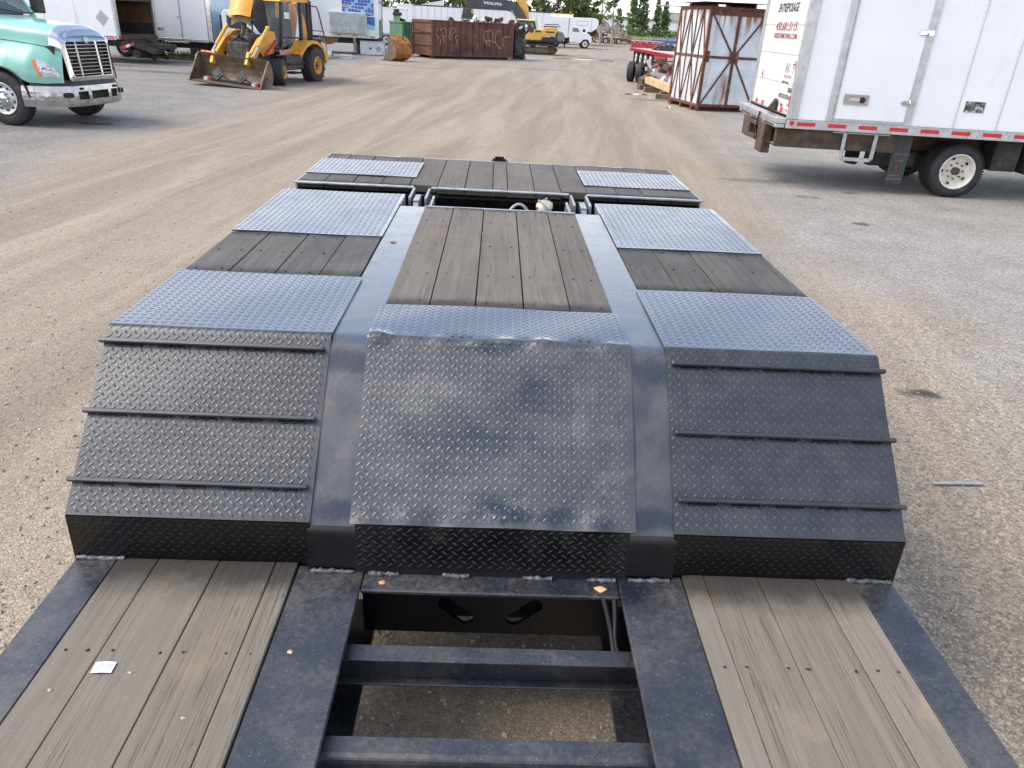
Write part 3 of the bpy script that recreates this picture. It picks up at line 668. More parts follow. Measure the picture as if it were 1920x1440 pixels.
# folding rear extension
ext = MB(); ext.box(-1.27, 1.27, 4.755, 5.80, .90, 1.128)
ext = ext.build('rear_extension', M_BLACK, trailer, .004)
eb = [-1.285, -1.12, -.94, -.765, -.58, -.405, -.228, -.05, .046, .22, .392, .562, .755, .93, 1.105, 1.285]
for a, b in zip(eb, eb[1:]):
    y0 = 4.768
    p = plank(a, b, y0 if not (.40 < abs((a+b)/2) < .56) else 4.80, 5.80, ZR+.006, M_WOOD_REAR if abs(a+b)/2 < .5 else M_WOOD_SIDE, .045, ext)
for a, b in ((-1.283, -.56), (.56, 1.27)): 
    flat_plate(a, b, 5.0, 5.54, ZR+.016, M_PLATE, ext)
for a, b in ((-1.30, -.548), (-.438, .438), (.548, 1.30)):
    m = MB().box(a, b, 4.728, 4.762, ZR-.006, ZR+.006); m.build('edge_trim', M_TRIM, ext, .003)
    bx('edge_skirt', M_FACE, ext, a+.01, b-.01, 4.742, 4.752, .92, 1.118, .001)
bx('edge_trim', M_TRIM, ext, -1.30, 1.30, 5.803, 5.832, 1.05, ZR+.004, .003)
for sgn in (-1, 1): bx('side_trim', M_TRIM, ext, sgn*1.293-.007, sgn*1.293+.007, 4.765, 5.80, 1.02, ZR+.002, .002)
m = MB().box(-.06, .04, 5.835, 5.88, 1.08, 1.20).box(-.045, .025, 5.834, 5.85, 1.195, 1.215); m.cyl((-.075, 5.86, 1.17), (.055, 5.86, 1.17), .016, 10); m.build('tail_bracket', M_FACE, ext, .004)
# wheels under the rear deck (hardly seen, but they carry it)
def wheel(parent, c, ax, r, w, rim_r, rim_mat, tyre_mat, dish=-.03, holes=0, nlug=0, hubr=.07, hubm=None, tread=0, name='wheel', hl=.03, hub_out=.02):
    """c: centre of the outer face; ax: unit vector pointing outwards"""
    ax = Vector(ax); c = Vector(c); k = w
    prof = [(rim_r, -.012), (rim_r+.02, -.004), (rim_r+(r-rim_r)*.45, 0), (r-.055*r/.4, -.008), (r-.018, -.028), (r, -.055), (r, -k+.055), (r-.018, -k+.028), (r-.055*r/.4, -k+.008), (rim_r, -k+.012)]
    t = MB().lathe(prof, c, ax, 48)
    a = ax.orthogonal().normalized(); b = ax.cross(a)
    if tread:
        for i in range(tread):
            for row, (h0, h1) in enumerate(((-.02, -k*.36), (-k*.40, -k*.60), (-k*.64, -k+.02))):
                th = 2*PI*(i+.33*row)/tread; d = a*math.cos(th)+b*math.sin(th); tg = ax.cross(d)
                p0, p1 = c+ax*h0+d*r, c+ax*h1+d*r
                t.bar(p0, p1, 2*PI*r/tread*.6, .014, tuple(d))
    else:
        for h in (-k*.28, -k*.5, -k*.72): t.lathe([(r+.001, h-.004), (r-.008, h-.003), (r-.008, h+.003), (r+.001, h+.004)], c, ax, 40)
    to = t.build('tyre', tyre_mat, parent) if name is None else t.build(name, tyre_mat, parent)
    q = MB().lathe([(rim_r+.004, -.010), (rim_r+.004, .004), (rim_r-.012, .004), (rim_r-.022, -.02), (rim_r-.035, dish*.6), (rim_r*.80, dish*1.0), (rim_r*.62, dish-.002), (rim_r*.58, dish+.012), (.0, dish+.012)], c, ax, 40)
    ro = q.build('rim', rim_mat, to)
    if holes:
        h = MB()
        for i in range(holes):
            th = 2*PI*(i+.4)/holes; d = a*math.cos(th)+b*math.sin(th); tg = ax.cross(d); p = c+d*rim_r*.73+ax*(dish*.95)
            rr = rim_r*.085
            h.add([p+d*(rr*.8*math.cos(u))+tg*(rr*1.25*math.sin(u))+ax*(.009+(.004 if math.cos(u) > 0 else -.001)) for u in [2*PI*z/14 for z in range(14)]], [tuple(range(14))])
        h.build('hand_hole', M_BLACK, to)
    u = MB()
    u.lathe([(hubr, dish+.012), (hubr*.96, dish+.012+hub_out), (hubr*.7, dish+.02+hub_out), (0, dish+.024+hub_out)], c, ax, 20)
    for i in range(nlug):
        th = 2*PI*i/nlug; d = a*math.cos(th)+b*math.sin(th); p = c+d*(rim_r*.45)+ax*(dish+.012)
        u.cyl(p, p+ax*hl, .013*r/.4, 6, smooth=False)
    u.build('hub', hubm or M_BLACK, to)
    return to
for sgn in (-1, 1):
    for yy in (2.85, 3.85): wheel(trailer, (sgn*1.22, yy, .40), (sgn, 0, 0), .40, .24, .22, M_TRIM, M_RUBBER, -.06, 0, 8)
# ------------------------------------------------------------------ vehicle materials
def white_panel(name, base=(.80, .815, .82), dirt=.2):
    return simple(name, base, .35, 0, .03, 1.2, [((.42, .40, .36), 2.2, .54, .82, (1, 1, .25), dirt*1.3), ((.3, .27, .22), 9, .68, .8, (1, 1, 1), dirt*.7)], spec=.45)
M_WHITE = white_panel('white_box_panel')
M_WHITE2 = white_panel('white_trailer_panel', (.80, .81, .815), .3)
M_DOORW = simple('weathered_roll_door', (.60, .585, .565), .5, 0, .06, 3, [((.36, .31, .27), 6, .57, .8, (1, 1, .4), .45), ((.12, .10, .09), 26, .66, .74, (1, 1, 1), .6)])
M_ALU = simple('aluminium', (.50, .51, .52), .36, .7, .12, 5, [((.3, .29, .28), 5, .6, .8)])
M_GALV = simple('galvanised_steel', (.42, .44, .45), .45, .6, .15, 14)
M_CHROME = simple('chrome', (.62, .63, .65), .1, 1., .04, 3, [((.3, .28, .26), 5, .66, .85)], rvar=.05)
M_BUMP = simple('dented_bright_bumper', (.46, .46, .46), .3, 1., .06, 3, bump=(4, .35, .08))
M_REDT = simple('red_reflector', (.55, .02, .03), .3, 0, .15, 30)
M_AMBER = simple('amber_lens', (.75, .16, .04), .25)
M_RUSTY = simple('brown_rusty_steel', (.075, .05, .035), .8, .0, .3, 6, [((.03, .024, .02), 5, .5, .7), ((.16, .075, .035), 11, .56, .7)], bump=(30, .3))
M_UNDER = simple('grimy_chassis', (.045, .04, .034), .8, 0, .3, 5, [((.09, .08, .065), 7, .5, .75)])
M_FLAP = simple('rubber_flap', (.035, .037, .038), .6, 0, .15, 6)
M_INK = simple('black_lettering', (.012, .012, .012), .5)
M_INKR = simple('dark_red_lettering', (.22, .02, .045), .5)
M_INKG = simple('grey_lettering', (.18, .18, .19), .5)
M_INKW = simple('white_lettering', (.6, .6, .58), .5); M_FLAPW = simple('worn_flap_print', (.22, .22, .21), .6); M_FLAPR = simple('worn_red_print', (.16, .025, .03), .6)
M_RIMW = simple('cream_rim', (.66, .62, .54), .45, 0, .1, 12, [((.25, .2, .15), 16, .62, .78)])
M_GLASS = None
def glass_mat(name, tint=(.05, .07, .08), alpha=.55):
    m, b, n = newmat(name); b.inputs['Base Color'].default_value = tint+(1,); b.inputs['Roughness'].default_value = .04
    b.inputs['Transmission Weight'].default_value = alpha; b.inputs['IOR'].default_value = 1.12 if alpha > .6 else 1.4
    return m
M_GLASS = glass_mat('vehicle_glass', (.16, .2, .21), .5)
M_DARKIN = simple('dark_interior', (.02, .02, .021), .8)

# ------------------------------------------------------------------ white moving truck, right
mt_ = thing('moving_truck', 'white box moving truck with red reflector strips and printed roll-up rear door', 'truck', (4.37, 11.72, 0), -4)
T = mt_
bx('box_body', M_WHITE, T, .13, 6.6, .004, 2.46, 1.03, 3.35, .006)
L_ = MB().box(0, 6.6, -.012, .003, .90, 1.028); L_.box(0, 6.6, -.022, -.013, .905, .922).box(0, 6.6, -.02, -.013, 1.01, 1.03); L_.build('bottom_rail', M_ALU, T, .002)
bx('floor_deck', M_UNDER, T, .02, 6.6, .004, 2.46, .91, 1.027, .003)
bx('corner_post', M_ALU, T, 0, .15, -.013, .05, 1.032, 3.36, .006)
bx('corner_post', M_ALU, T, 0, .12, 2.42, 2.475, 1.0, 3.36, .006)
bx('roof_rail', M_ALU, T, 0, 6.6, -.012, 2.475, 3.352, 3.40, .01)
for x0, x1 in ((.575, .675), (1.735, 1.84)): bx('door_post', M_ALU, T, x0, x1, -.010, .003, 1.032, 3.345, .003)
for xs in (2.47, 3.10, 3.73, 4.36, 5.0, 5.6): bx('panel_seam', M_ALU, T, xs-.004, xs+.004, -.002, .0035, 1.032, 3.345, .001)
rv = MB()
for i in range(22): rv.cyl((.155, -.004, 1.1+i*.1), (.155, .004, 1.1+i*.1), .008, 6)
for zr in (1.034, 1.018):
    for i in range(60): rv.cyl((.22+i*.105, -.0125 if zr < 1.03 else .005, zr), (.22+i*.105, -.016 if zr < 1.03 else -.0005, zr), .006, 6)
for xs in (2.44, 3.07, 3.70, 4.33):
    for i in range(28): rv.cyl((xs, .005, 1.08+i*.08), (xs, .0015, 1.08+i*.08), .006, 6)
for xs in (.60, .655, 1.755, 1.82):
    for i in range(28): rv.cyl((xs, -.009, 1.08+i*.08), (xs, -.0125, 1.08+i*.08), .005, 6)
tag(rv.build('rivets', M_ALU, T), kind='stuff')
d = bx('side_door', M_WHITE, T, .685, 1.725, -.016, .002, 1.075, 3.0, .006)
fr = MB().box(.676, .690, -.024, -.002, 1.06, 3.02).box(1.720, 1.734, -.024, -.002, 1.06, 3.02).box(.691, 1.719, -.022, -.002, 1.06, 1.074); fr.build('door_seal', M_ALU, d, .002)
h = MB().box(.77, 1.13, -.028, -.0165, 1.285, 1.43).box(.80, 1.10, -.022, -.018, 1.31, 1.405); hb_ = h.build('door_handle', M_CHROME, d, .01, 2)
for xh in (.0,): bx('handle_pocket', M_UNDER, hb_ if False else d, .815, 1.085, -.0295, -.0285, 1.315, 1.40, .0) if False else None
MB().box(.84, 1.00, -.036, -.0285, 1.335, 1.385).build('handle_lever', M_ALU, d, .006, 2)
MB().lathe([(.055, 0), (.055, .004)], (1.04, -.0285, 1.357), (0, -1, 0), 16).cyl((1.04, -.0325, 1.357), (1.04, -.0335, 1.357), .045, 14).build('lock_cup', M_DARKIN, d)
for zh in (1.35, 2.295): MB().box(1.62, 1.74, -.034, -.0245, zh-.03, zh+.03).box(1.742, 1.82, -.03, -.011, zh-.04, zh+.04).cyl((1.735, -.035, zh-.045), (1.735, -.035, zh+.045), .013, 10).build('hinge', M_CHROME, d, .004)
for k in range(14):
    x0 = .165+k*.462
    bx('reflector', M_REDT, T, x0, x0+.275, -.0165, -.0125, .945, .998, .0)
MB().cyl((.085, -.013, .975), (.085, -.024, .975), .034, 20).build('side_marker', M_REDT, T)
bx('sticker', M_INKW, T, 2.55, 2.85, .0, .003, 1.27, 1.43, .0, label='small grey photograph sticker on the truck side')
# photo sticker print: abstract grey figures
st = simple('grey_print', (.09, .09, .088), .5, 0, .9, 16, [((.5, .5, .48), 13, .5, .62), ((.01, .01, .01), 9, .52, .6)])
bx('sticker_print', st, T, 2.556, 2.844, -.003, -.001, 1.276, 1.424, .0)
# roll-up door at the rear with lettering
door = MB().box(.05, .09, .08, 2.40, 1.07, 3.2).build('roll_door', M_DOORW, T)
for k in range(5): bx('door_panel', M_DOORW, door, .035, .049, .085, 2.395, 1.085+k*.41, 1.085+k*.41+.402, .003)
bx('rear_header', M_ALU, T, .0, .12, .06, 2.41, 3.2, 3.345, .004)
bx('rear_jamb', M_ALU, T, .01, .06, .055, .08, 1.06, 3.19, .003); bx('rear_jamb', M_ALU, T, .01, .06, 2.40, 2.418, 1.06, 3.19, .003)
def rear(y, z): return frame_m((.0335, y, z), (0, -1, 0), (0, 0, 1))
text_part('lettering', 'ENTREPOSAGE', .17, M_INK, door, rear(1.74, 2.50), .28, .98, bold=.004)
text_part('lettering', '450.681.5115', .17, M_INKR, door, rear(1.72, 2.235), .25, 1.28, bold=.003)
text_part('lettering', 'BRISSONMOVING.COM', .105, M_INKR, door, rear(1.72, 2.12), 0, 1.17, bold=.002)
text_part('lettering', 'AR', .21, M_INKG, door, rear(.70, 1.645), 0, .9); text_part('lettering', 'T', .21, M_INKR, door, rear(.34, 1.645), 0, .9)
text_part('lettering', 'SOLUTION', .06, M_INKR, door, rear(.70, 1.575), 0, 1.1, spacing=1.2)
text_part('lettering', 'mobilier et musees', .05, M_INK, door, rear(.74, 1.50), 0, .9)
text_part('lettering', '4', .2, M_INK, door, rear(2.06, 1.49), 0, .9)
text_part('lettering', '.9668', .1, M_INK, door, rear(.38, 1.385), 0, 1.1, bold=.003)
text_part('lettering', 'ARTSOLUTION.CA', .085, M_INK, door, rear(.80, 1.285), 0, 1.0, bold=.002)
text_part('lettering', '9668', .07, M_INK, door, rear(.62, 1.16), 0, 1.1); text_part('lettering', 'N 1 60', .055, M_INKR, door, rear(.30, 1.19)); text_part('lettering', 'ST 402', .055, M_INKR, door, rear(.30, 1.11))
am = MB()
for i in range(9):
    w = .03+.14*math.sin(PI*(i+1)/10); am.box(.033, .0345, .20-w, .20+.015*i-.05, 1.60+i*.026, 1.613+i*.026)
tag(am.build('emblem', M_INKR, door), 'red emblem of stacked curved bars')
MB().prism([(.14, 1.83), (.09, 1.83), (.115, 1.89)], 'x', .033, .0345).build('emblem', M_INK, door)
for y0, y1 in ((2.02, 2.16), (1.60, 1.74), (.42, .56)): bx('reflector', M_REDT, door, .030, .034, y0, y1, 1.09, 1.155, 0)
bx('reflector', M_REDT, T, -.006, -.001, .02, .05, 1.2, 1.36, 0)
gn = MB().box(-.02, .033, .72, .80, 1.08, 1.2).box(-.03, .032, .85, .90, 1.08, 1.18).hexa([(-.04, .98, 1.08), (.03, .98, 1.08), (.03, 1.06, 1.08), (-.04, 1.06, 1.08), (-.03, .70, 1.21), (.02, .70, 1.21), (.02, .76, 1.26), (-.03, .76, 1.26)])
gn.build('door_latch', M_RUSTY, T, .004)
b_ = MB().box(-.16, .0, .0, 2.48, .965, 1.045).box(-.15, .0, .02, 2.46, .90, .964); b_.build('rear_bumper', M_ALU, T, .008)
for y0, y1 in ((.1, .7), (.8, 1.5), (1.6, 2.3)): bx('bumper_grille', M_UNDER, T, -.153, -.1505, y0, y1, .915, .94, .0)
# liftgate rails and chassis
bx('chassis_rail', M_RUSTY, T, -.12, 6.3, .75, .83, .60, .895, .01); bx('chassis_rail', M_RUSTY, T, -.05, 6.3, 1.63, 1.71, .60, .895, .01)
bx('lift_rail', M_RUSTY, T, -.1, 1.75, .06, .14, .62, .89, .01); bx('lift_rail', M_RUSTY, T, -.16, -.02, .55, .95, .45, .9, .01)
bx('lift_rail', M_RUSTY, T, -.18, -.06, 1.45, 1.9, .58, .90, .01); MB().box(-.19, -.10, .96, 1.44, .60, .66).box(-.19, -.10, .96, 1.44, .82, .88).build('lift_crossbar', M_RUSTY, T, .006)
MB().tube([(-.17, .95, 1.04), (-.18, .96, .9), (-.19, 1.0, .8), (-.18, .9, .68), (-.05, .2, .62)], .012, 7).build('hanging_cable', M_INK, T)
s_ = MB()
s_.bar((.93, .03, .875), (.94, .03, .52), .055, .03, (0, 1, 0)).bar((1.40, .03, .875), (1.40, .03, .52), .055, .03, (0, 1, 0)).bar((.96, .03, .50), (1.38, .03, .50), .03, .055, (0, 0, 1))
s_.bar((.935, .03, .535), (.975, .03, .495), .05, .03, (0, 1, 0)).bar((1.405, .03, .535), (1.365, .03, .495), .05, .03, (0, 1, 0)).box(.74, 1.60, .01, .10, .872, .892)
s_.build('side_step', M_GALV, T, .005)
def mudflap(y):
    f = MB(); n_ = 10; o_ = [(1.72, .895), (1.99, .895), (1.99, .20), (1.97, .16), (1.94, .145), (1.78, .165), (1.745, .19), (1.735, .22)]
    f.prism(o_, 'y', y, y+.012)
    return f.build('mudflap', M_FLAP, T, .002)
fl = mudflap(.10); mudflap(1.98)
def ff(x, z): return frame_m((x, .098, z), (1, 0, 0), (0, 0, 1))
text_part('lettering', 'Solution de Camion', .03, M_FLAPW, fl, ff(1.765, .60)); text_part('lettering', 'LAVAL', .045, M_FLAPW, fl, ff(1.80, .50))
bx('flap_logo', M_FLAPR, fl, 1.83, 1.875, .096, .0995, .33, .455, 0); text_part('lettering', 'BLAINVILLE', .032, M_FLAPW, fl, ff(1.765, .28)); text_part('lettering', '(450) 629-6006', .036, M_FLAPW, fl, ff(1.74, .225))
wheel(T, (2.79, .10, .40), (0, -1, 0), .40, .21, .262, M_RIMW, M_RUBBER, -.10, 5, 8, .06, M_RUSTY, 60, 'dual_wheel', .03, .05)
wheel(T, (2.79, .335, .40), (0, -1, 0), .40, .21, .262, M_RIMW, M_RUBBER, -.05, 0, 0, .06, M_RUSTY, 60, 'dual_wheel')
wheel(T, (2.79, 2.38, .40), (0, 1, 0), .40, .21, .262, M_RIMW, M_RUBBER, -.10, 5, 8, .06, M_RUSTY, 40, 'dual_wheel'); wheel(T, (2.79, 2.14, .40), (0, 1, 0), .40, .21, .262, M_RIMW, M_RUBBER, -.05, 0, 0, .06, M_RUSTY, 40, 'dual_wheel')
MB().cyl((2.79, .4, .40), (2.79, 2.0, .40), .09, 14).lathe([(.1, -.2), (.2, -.1), (.2, .1), (.1, .2)], (2.79, 1.24, .40), (0, 1, 0), 16).build('rear_axle', M_UNDER, T)
m = MB()
for y in (.70, 1.70): m.prism([(1.95, .60), (2.3, .52), (2.79, .47), (3.3, .52), (3.65, .60), (3.3, .56), (2.79, .52), (2.3, .56)], 'y', y, y+.07)
m.build('leaf_spring', M_UNDER, T)
bx('fuel_tank', M_UNDER, T, 3.9, 5.1, .25, .72, .38, .86, .05, seg=3); bx('spring_hanger', M_UNDER, T, 3.35, 3.75, .28, .70, .42, .88, .01)
bx('exhaust_box', M_UNDER, T, 1.55, 2.3, .5, .7, .36, .6, .03); MB().tube([(3.33, .2, .9), (3.35, .2, .62), (3.33, .2, .5)], .012).build('air_line', M_INK, T)
# cab, beyond the frame
cb = MB(); cb.prism([(6.75, .75), (6.75, 2.35), (7.35, 2.4), (7.95, 1.75), (9.1, 1.55), (9.25, 1.3), (9.25, .55), (8.9, .55), (8.75, .95), (8.3, 1.0), (7.95, .55), (7.2, .55)], 'y', .12, 2.34); cb.build('cab', M_WHITE, T, .06, 2)
bx('side_window', M_DARKIN, T, 6.95, 7.55, .112, .119, 1.65, 2.2, .0); bx('bumper', M_CHROME, T, 9.2, 9.4, .1, 2.36, .45, .75, .03)
for y, s in ((.12, -1), (2.36, 1)): wheel(T, (8.45, y, .40), (0, s, 0), .40, .21, .262, M_RIMW, M_RUBBER, -.02, 5, 8, .06, M_RUSTY, 40, 'front_wheel')

# ------------------------------------------------------------------ rusty framed galvanised crate
def rust_mat():
    m, b, n = newmat('rusted_galvanised_sheet')
    x, y, z = n.sep()
    base = n.mix(n.ss(n.noise(2.2, 5), .3, .7), (.50, .56, .60), (.68, .73, .76))
    # vertical streaks of rust below the top edge, with a shape of their own
    stk = n.noise(1, 5, .65, n.map(n.obj, (7, 7, .35)), .3); big = n.noise(.8, 3, .5, n.map(n.obj, (1.3, 1.3, .5), (3.1, 0, .4)))
    f = n.ss(n.math('ADD', stk, n.math('MULTIPLY_ADD', z, .13, -.3)), .56, .68)
    f2 = n.math('MULTIPLY', n.ss(n.math('ADD', big, n.math('MULTIPLY', n.ss(z, 1.6, 2.7), .16)), .58, .68), n.ss(stk, .35, .6))
    rustc = n.mix(n.ss(n.noise(6, 6, .7), .35, .65), (.16, .055, .02), (.36, .17, .06))
    c = n.mix(n.math('MULTIPLY', n.ss(n.noise(1, 4, .6, n.map(n.obj, (9, 9, .5))), .55, .75), .55), base, (.50, .45, .33))
    f = n.math('MAXIMUM', f, f2); c = n.mix(f, c, rustc)
    n.put(b.inputs['Base Color'], c); n.put(b.inputs['Metallic'], n.math('MULTIPLY_ADD', f, -.15, .15)); n.put(b.inputs['Roughness'], n.math('MULTIPLY_ADD', f, .45, .38))
    n.L.new(n.bump(n.noise(3, 3), .25, .05), b.inputs['Normal'])
    return m
M_RGALV = rust_mat()
M_RUST = simple('dark_red_rust', (.12, .042, .024), .8, 0, .3, 5, [((.25, .105, .042), 8, .5, .7), ((.035, .018, .014), 6, .55, .7)], bump=(40, .3))
ck = thing('steel_crate', 'tall galvanised crate with rusty angle frame and cross bracing', 'crate', (5.97, 23.5, 0), 11)
W_, D_, H_ = 1.86, 2.2, 2.80       # x across the front, y depth, z height
for (x0, x1, z0, z1) in ((.06, .90, .2, 1.46), (.98, 1.80, .2, 1.46), (.06, .90, 1.53, 2.74), (.98, 1.80, 1.53, 2.74)):
    bx('front_panel', M_RGALV, ck, x0, x1, .03, .045, z0, z1, .002)
yb = [.05, .48, .92, 1.36, 1.78, 2.15]
for a, b in zip(yb, yb[1:]):
    for z0, z1 in ((.2, 1.46), (1.53, 2.74)): bx('side_panel', M_RGALV, ck, .03, .045, a+.004, b-.004, z0, z1, .002)
bx('back_panel', M_RGALV, ck, .06, 1.80, 2.15, 2.165, .2, 2.74, .002); bx('side_panel', M_RGALV, ck, 1.815, 1.83, .06, 2.14, .2, 2.74, .002); bx('roof_panel', M_RGALV, ck, .05, 1.81, .05, 2.15, 2.75, 2.765, .002)
for x in (0, W_-.075):
    for y in (0, D_-.075): bx('corner_post', M_RUST, ck, x, x+.085, y, y+.085, .0 if x == 0 else .02, H_+.03, .006)
for z0, z1 in ((.12, .20), (2.74, 2.83)):
    bx('frame_rail', M_RUST, ck, .086, W_-.078, .0, .08, z0, z1, .005); bx('frame_rail', M_RUST, ck, .0, .08, .086, D_-.078, z0, z1, .005)
    bx('frame_rail', M_RUST, ck, .086, W_-.078, D_-.075, D_-.005, z0, z1, .005); bx('frame_rail', M_RUST, ck, W_-.07, W_+.005, .086, D_-.078, z0, z1, .005)
bx('top_beam', M_RUST, ck, .088, W_-.08, -.004, .03, 2.60, 2.738, .005)
bx('mid_rail', M_RUST, ck, .086, W_-.08, .005, .029, 1.465, 1.525, .004); bx('mid_rail', M_RUST, ck, .005, .029, .086, D_-.08, 1.465, 1.525, .004)
bx('centre_post', M_RUST, ck, .90, .98, -.003, .025, .2, 2.60, .004)
bx('gusset_plate', M_RUST, ck, .80, 1.08, -.012, -.004, 1.35, 1.66, .004); bx('gusset_plate', M_RUST, ck, .0865, .17, -.006, .028, 1.36, 1.66, .004)
for x0, z0, x1, z1 in ((.11, .22, .86, 1.40), (1.78, .22, 1.02, 1.40), (.11, 2.62, .86, 1.62), (1.76, 2.60, 1.02, 1.62)):
    MB().bar((x0, .016, z0), (x1, .016, z1), .05, .022, (0, 1, 0)).build('brace', M_RUST, ck, .003)
for y in yb[1:-1]: bx('side_stud', M_RUST, ck, .004, .029, y-.022, y+.022, .2, 2.738, .003)
for i, (a, b) in enumerate(zip(yb, yb[1:])):
    for (z0, z1) in ((.22, 1.44), (1.55, 2.72)):
        p, q = (a+.03, b-.03) if (i+(z0 > 1)) % 2 else (b-.03, a+.03)
        MB().bar((.014, p, z0), (.014, q, z1), .04, .02, (1, 0, 0)).build('brace', M_RUST, ck, .003)
m = MB()
for y in (.3, 1.1, 1.9): m.box(-.04, 1.9, y, y+.12, .0, .118)
m.build('skid', M_RUST, ck, .006)
sh = MB().hexa([(-.3, -.1, 2.90), (1.75, -.25, 2.92), (1.7, 2.0, 2.92), (-.1, 2.0, 2.90), (-.3, -.1, 2.92), (1.75, -.25, 2.94), (1.7, 2.0, 2.94), (-.1, 2.0, 2.92)]).box(.2, .26, .1, 2.0, 2.84, 2.90).box(1.4, 1.46, .1, 2.0, 2.84, 2.92)
o = thing('roof_sheet', 'loose dark metal sheet lying on top of the tall rusty crate', 'metal sheet', (5.97, 23.5, 0), 11)
MB().add([(-.3, -.12, 2.915), (1.8, -.28, 2.945), (1.75, 2.0, 2.945), (-.1, 2.0, 2.91), (-.3, -.12, 2.93), (1.8, -.28, 2.96), (1.75, 2.0, 2.96), (-.1, 2.0, 2.925)], [(3, 2, 1, 0), (4, 5, 6, 7), (0, 1, 5, 4), (1, 2, 6, 5), (2, 3, 7, 6), (3, 0, 4, 7)]).build('sheet', M_UNDER, o)
bx('batten', M_RUST, o, .2, .26, .1, 2.0, 2.832, 2.912, .003); bx('batten', M_RUST, o, 1.4, 1.46, .1, 2.0, 2.832, 2.936, .003)
# ------------------------------------------------------------------ mint green conventional tractor, left
M_MINT = simple('mint_green_paint', (.21, .48, .38), .3, 0, .05, 2, [((.30, .52, .43), 3, .58, .8, (1, 1, 1), .4)], coat=.5, rvar=.05)
M_LENS = simple('headlight_lens', (.55, .57, .58), .12, .2, .25, 14, coat=.6)
gt = thing('highway_tractor', 'mint green highway tractor with chrome grille and dented bright bumper', 'truck', (-8.76, 14.1, 0), -12)
T = gt; YC = 1.03
ST = [(-.75, ((0, 1.79), (.48, 1.78), (.86, 1.70), (.95, 1.46), (1.0, 1.18), (1.02, .98), (1.02, .70))),
      (-.35, ((0, 1.765), (.44, 1.755), (.77, 1.66), (.87, 1.44), (.99, 1.17), (1.03, 1.02), (1.03, .80))),
      (.15, ((0, 1.735), (.41, 1.72), (.69, 1.61), (.78, 1.41), (.97, 1.16), (1.03, 1.03), (1.035, .90))),
      (.55, ((0, 1.705), (.39, 1.69), (.645, 1.57), (.715, 1.37), (.92, 1.12), (.985, .97), (.99, .76))),
      (.82, ((0, 1.68), (.37, 1.66), (.61, 1.54), (.66, 1.33), (.81, 1.05), (.86, .92), (.87, .75))),
      (.95, ((0, 1.62), (.35, 1.595), (.585, 1.49), (.625, 1.30), (.71, 1.02), (.74, .89), (.75, .76))),
      (1.01, ((0, 1.50), (.34, 1.49), (.57, 1.43), (.61, 1.27), (.67, 1.0), (.69, .88), (.70, .76)))]
def hood_half(x):
    xs = [s[0] for s in ST]; pts = []
    for k in range(7):
        pts.append((np.interp(x, xs, [s[1][k][0] for s in ST]), np.interp(x, xs, [s[1][k][1] for s in ST])))
    if abs(x) < .535:
        zb = .46+math.sqrt(.54**2-x*x); pts = [(d, max(z, zb+.012*(6-i))) for i, (d, z) in enumerate(pts)]
    return pts
def hood_ring(x, sub=5):
    P = [Vector((d, z)) for d, z in hood_half(x)]; out = []
    for i in range(6):
        p0, p1, p2, p3 = P[max(i-1, 0)], P[i], P[i+1], P[min(i+2, 6)]
        if i == 0: p0 = Vector((-p2.x, p2.y))
        for j in range(sub):
            t = j/sub; out.append(.5*((2*p1)+(p2-p0)*t+(2*p0-5*p1+4*p2-p3)*t*t+(3*p1-p0-3*p2+p3)*t**3))
    out.append(P[6]); return out
hx = np.concatenate([np.linspace(-.75, .9, 42), np.linspace(.92, 1.01, 8)]); rings = [hood_ring(x) for x in hx]
m = MB(); k = len(rings[0]); vs = []; fs = []
for x, r in zip(hx, rings):
    line = [(x, YC-p.x, p.y) for p in r[::-1]]+[(x, YC+p.x, p.y) for p in r[1:]]; vs += line
q = 2*k-1
fs = [(i*q+j, i*q+j+1, (i+1)*q+j+1, (i+1)*q+j) for i in range(len(hx)-1) for j in range(q-1)]
m.add(vs, fs, True); hood = m.build('hood', M_MINT, T)
# crease line and fender lip
for s in (-1, 1):
    MB().tube([(x, YC+s*(hood_half(x)[3][0]+.004), hood_half(x)[3][1]) for x in np.linspace(-.7, .98, 14)], .006, 6).build('hood_seam', M_INK, hood)
    MB().tube([(.54*math.cos(t), YC+s*1.035, .46+.54*math.sin(t)) for t in np.linspace(.1, PI-.05, 18)], .014, 6).build('fender_lip', M_INK, hood)
def hood_y(x, z):
    r = hood_ring(x)[8:]; zs = [p.y for p in r][::-1]; ds = [p.x for p in r][::-1]
    return float(np.interp(z, zs, ds))
def headlight(s):
    A, B, C, D = (.60, 1.135), (.90, 1.03), (1.0, .84), (.72, .865)
    def fn(u, v):
        x = (1-v)*((1-u)*A[0]+u*B[0])+v*((1-u)*D[0]+u*C[0]); z = (1-v)*((1-u)*A[1]+u*B[1]+.03*math.sin(PI*u))+v*((1-u)*D[1]+u*C[1]-.0*u)
        e = .016*math.sin(PI*min(1, max(0, u)))*math.sin(PI*v)+.008
        y = hood_y(min(x, 1.0), z)+e; return (x+e*.6, YC+s*y, z)
    h = MB().grid(fn, 10, 8).build('headlight', M_LENS, T)
    MB().grid(lambda u, v: tuple(Vector(fn(u*.16+.01, v))+Vector((.001, s*.004, .001))), 3, 8).build('amber_marker', M_AMBER, h)
    for uu, rr in ((.42, .05), (.68, .035)):
        c = Vector(fn(uu, .55)); n_ = Vector((.5, s*.8, 0)).normalized()
        MB().lathe([(rr, .001), (rr, .006), (rr*.7, .006), (rr*.7, .003), (0, .003)], c, n_, 18).build('lamp_ring', M_CHROME, h)
headlight(-1); headlight(1)
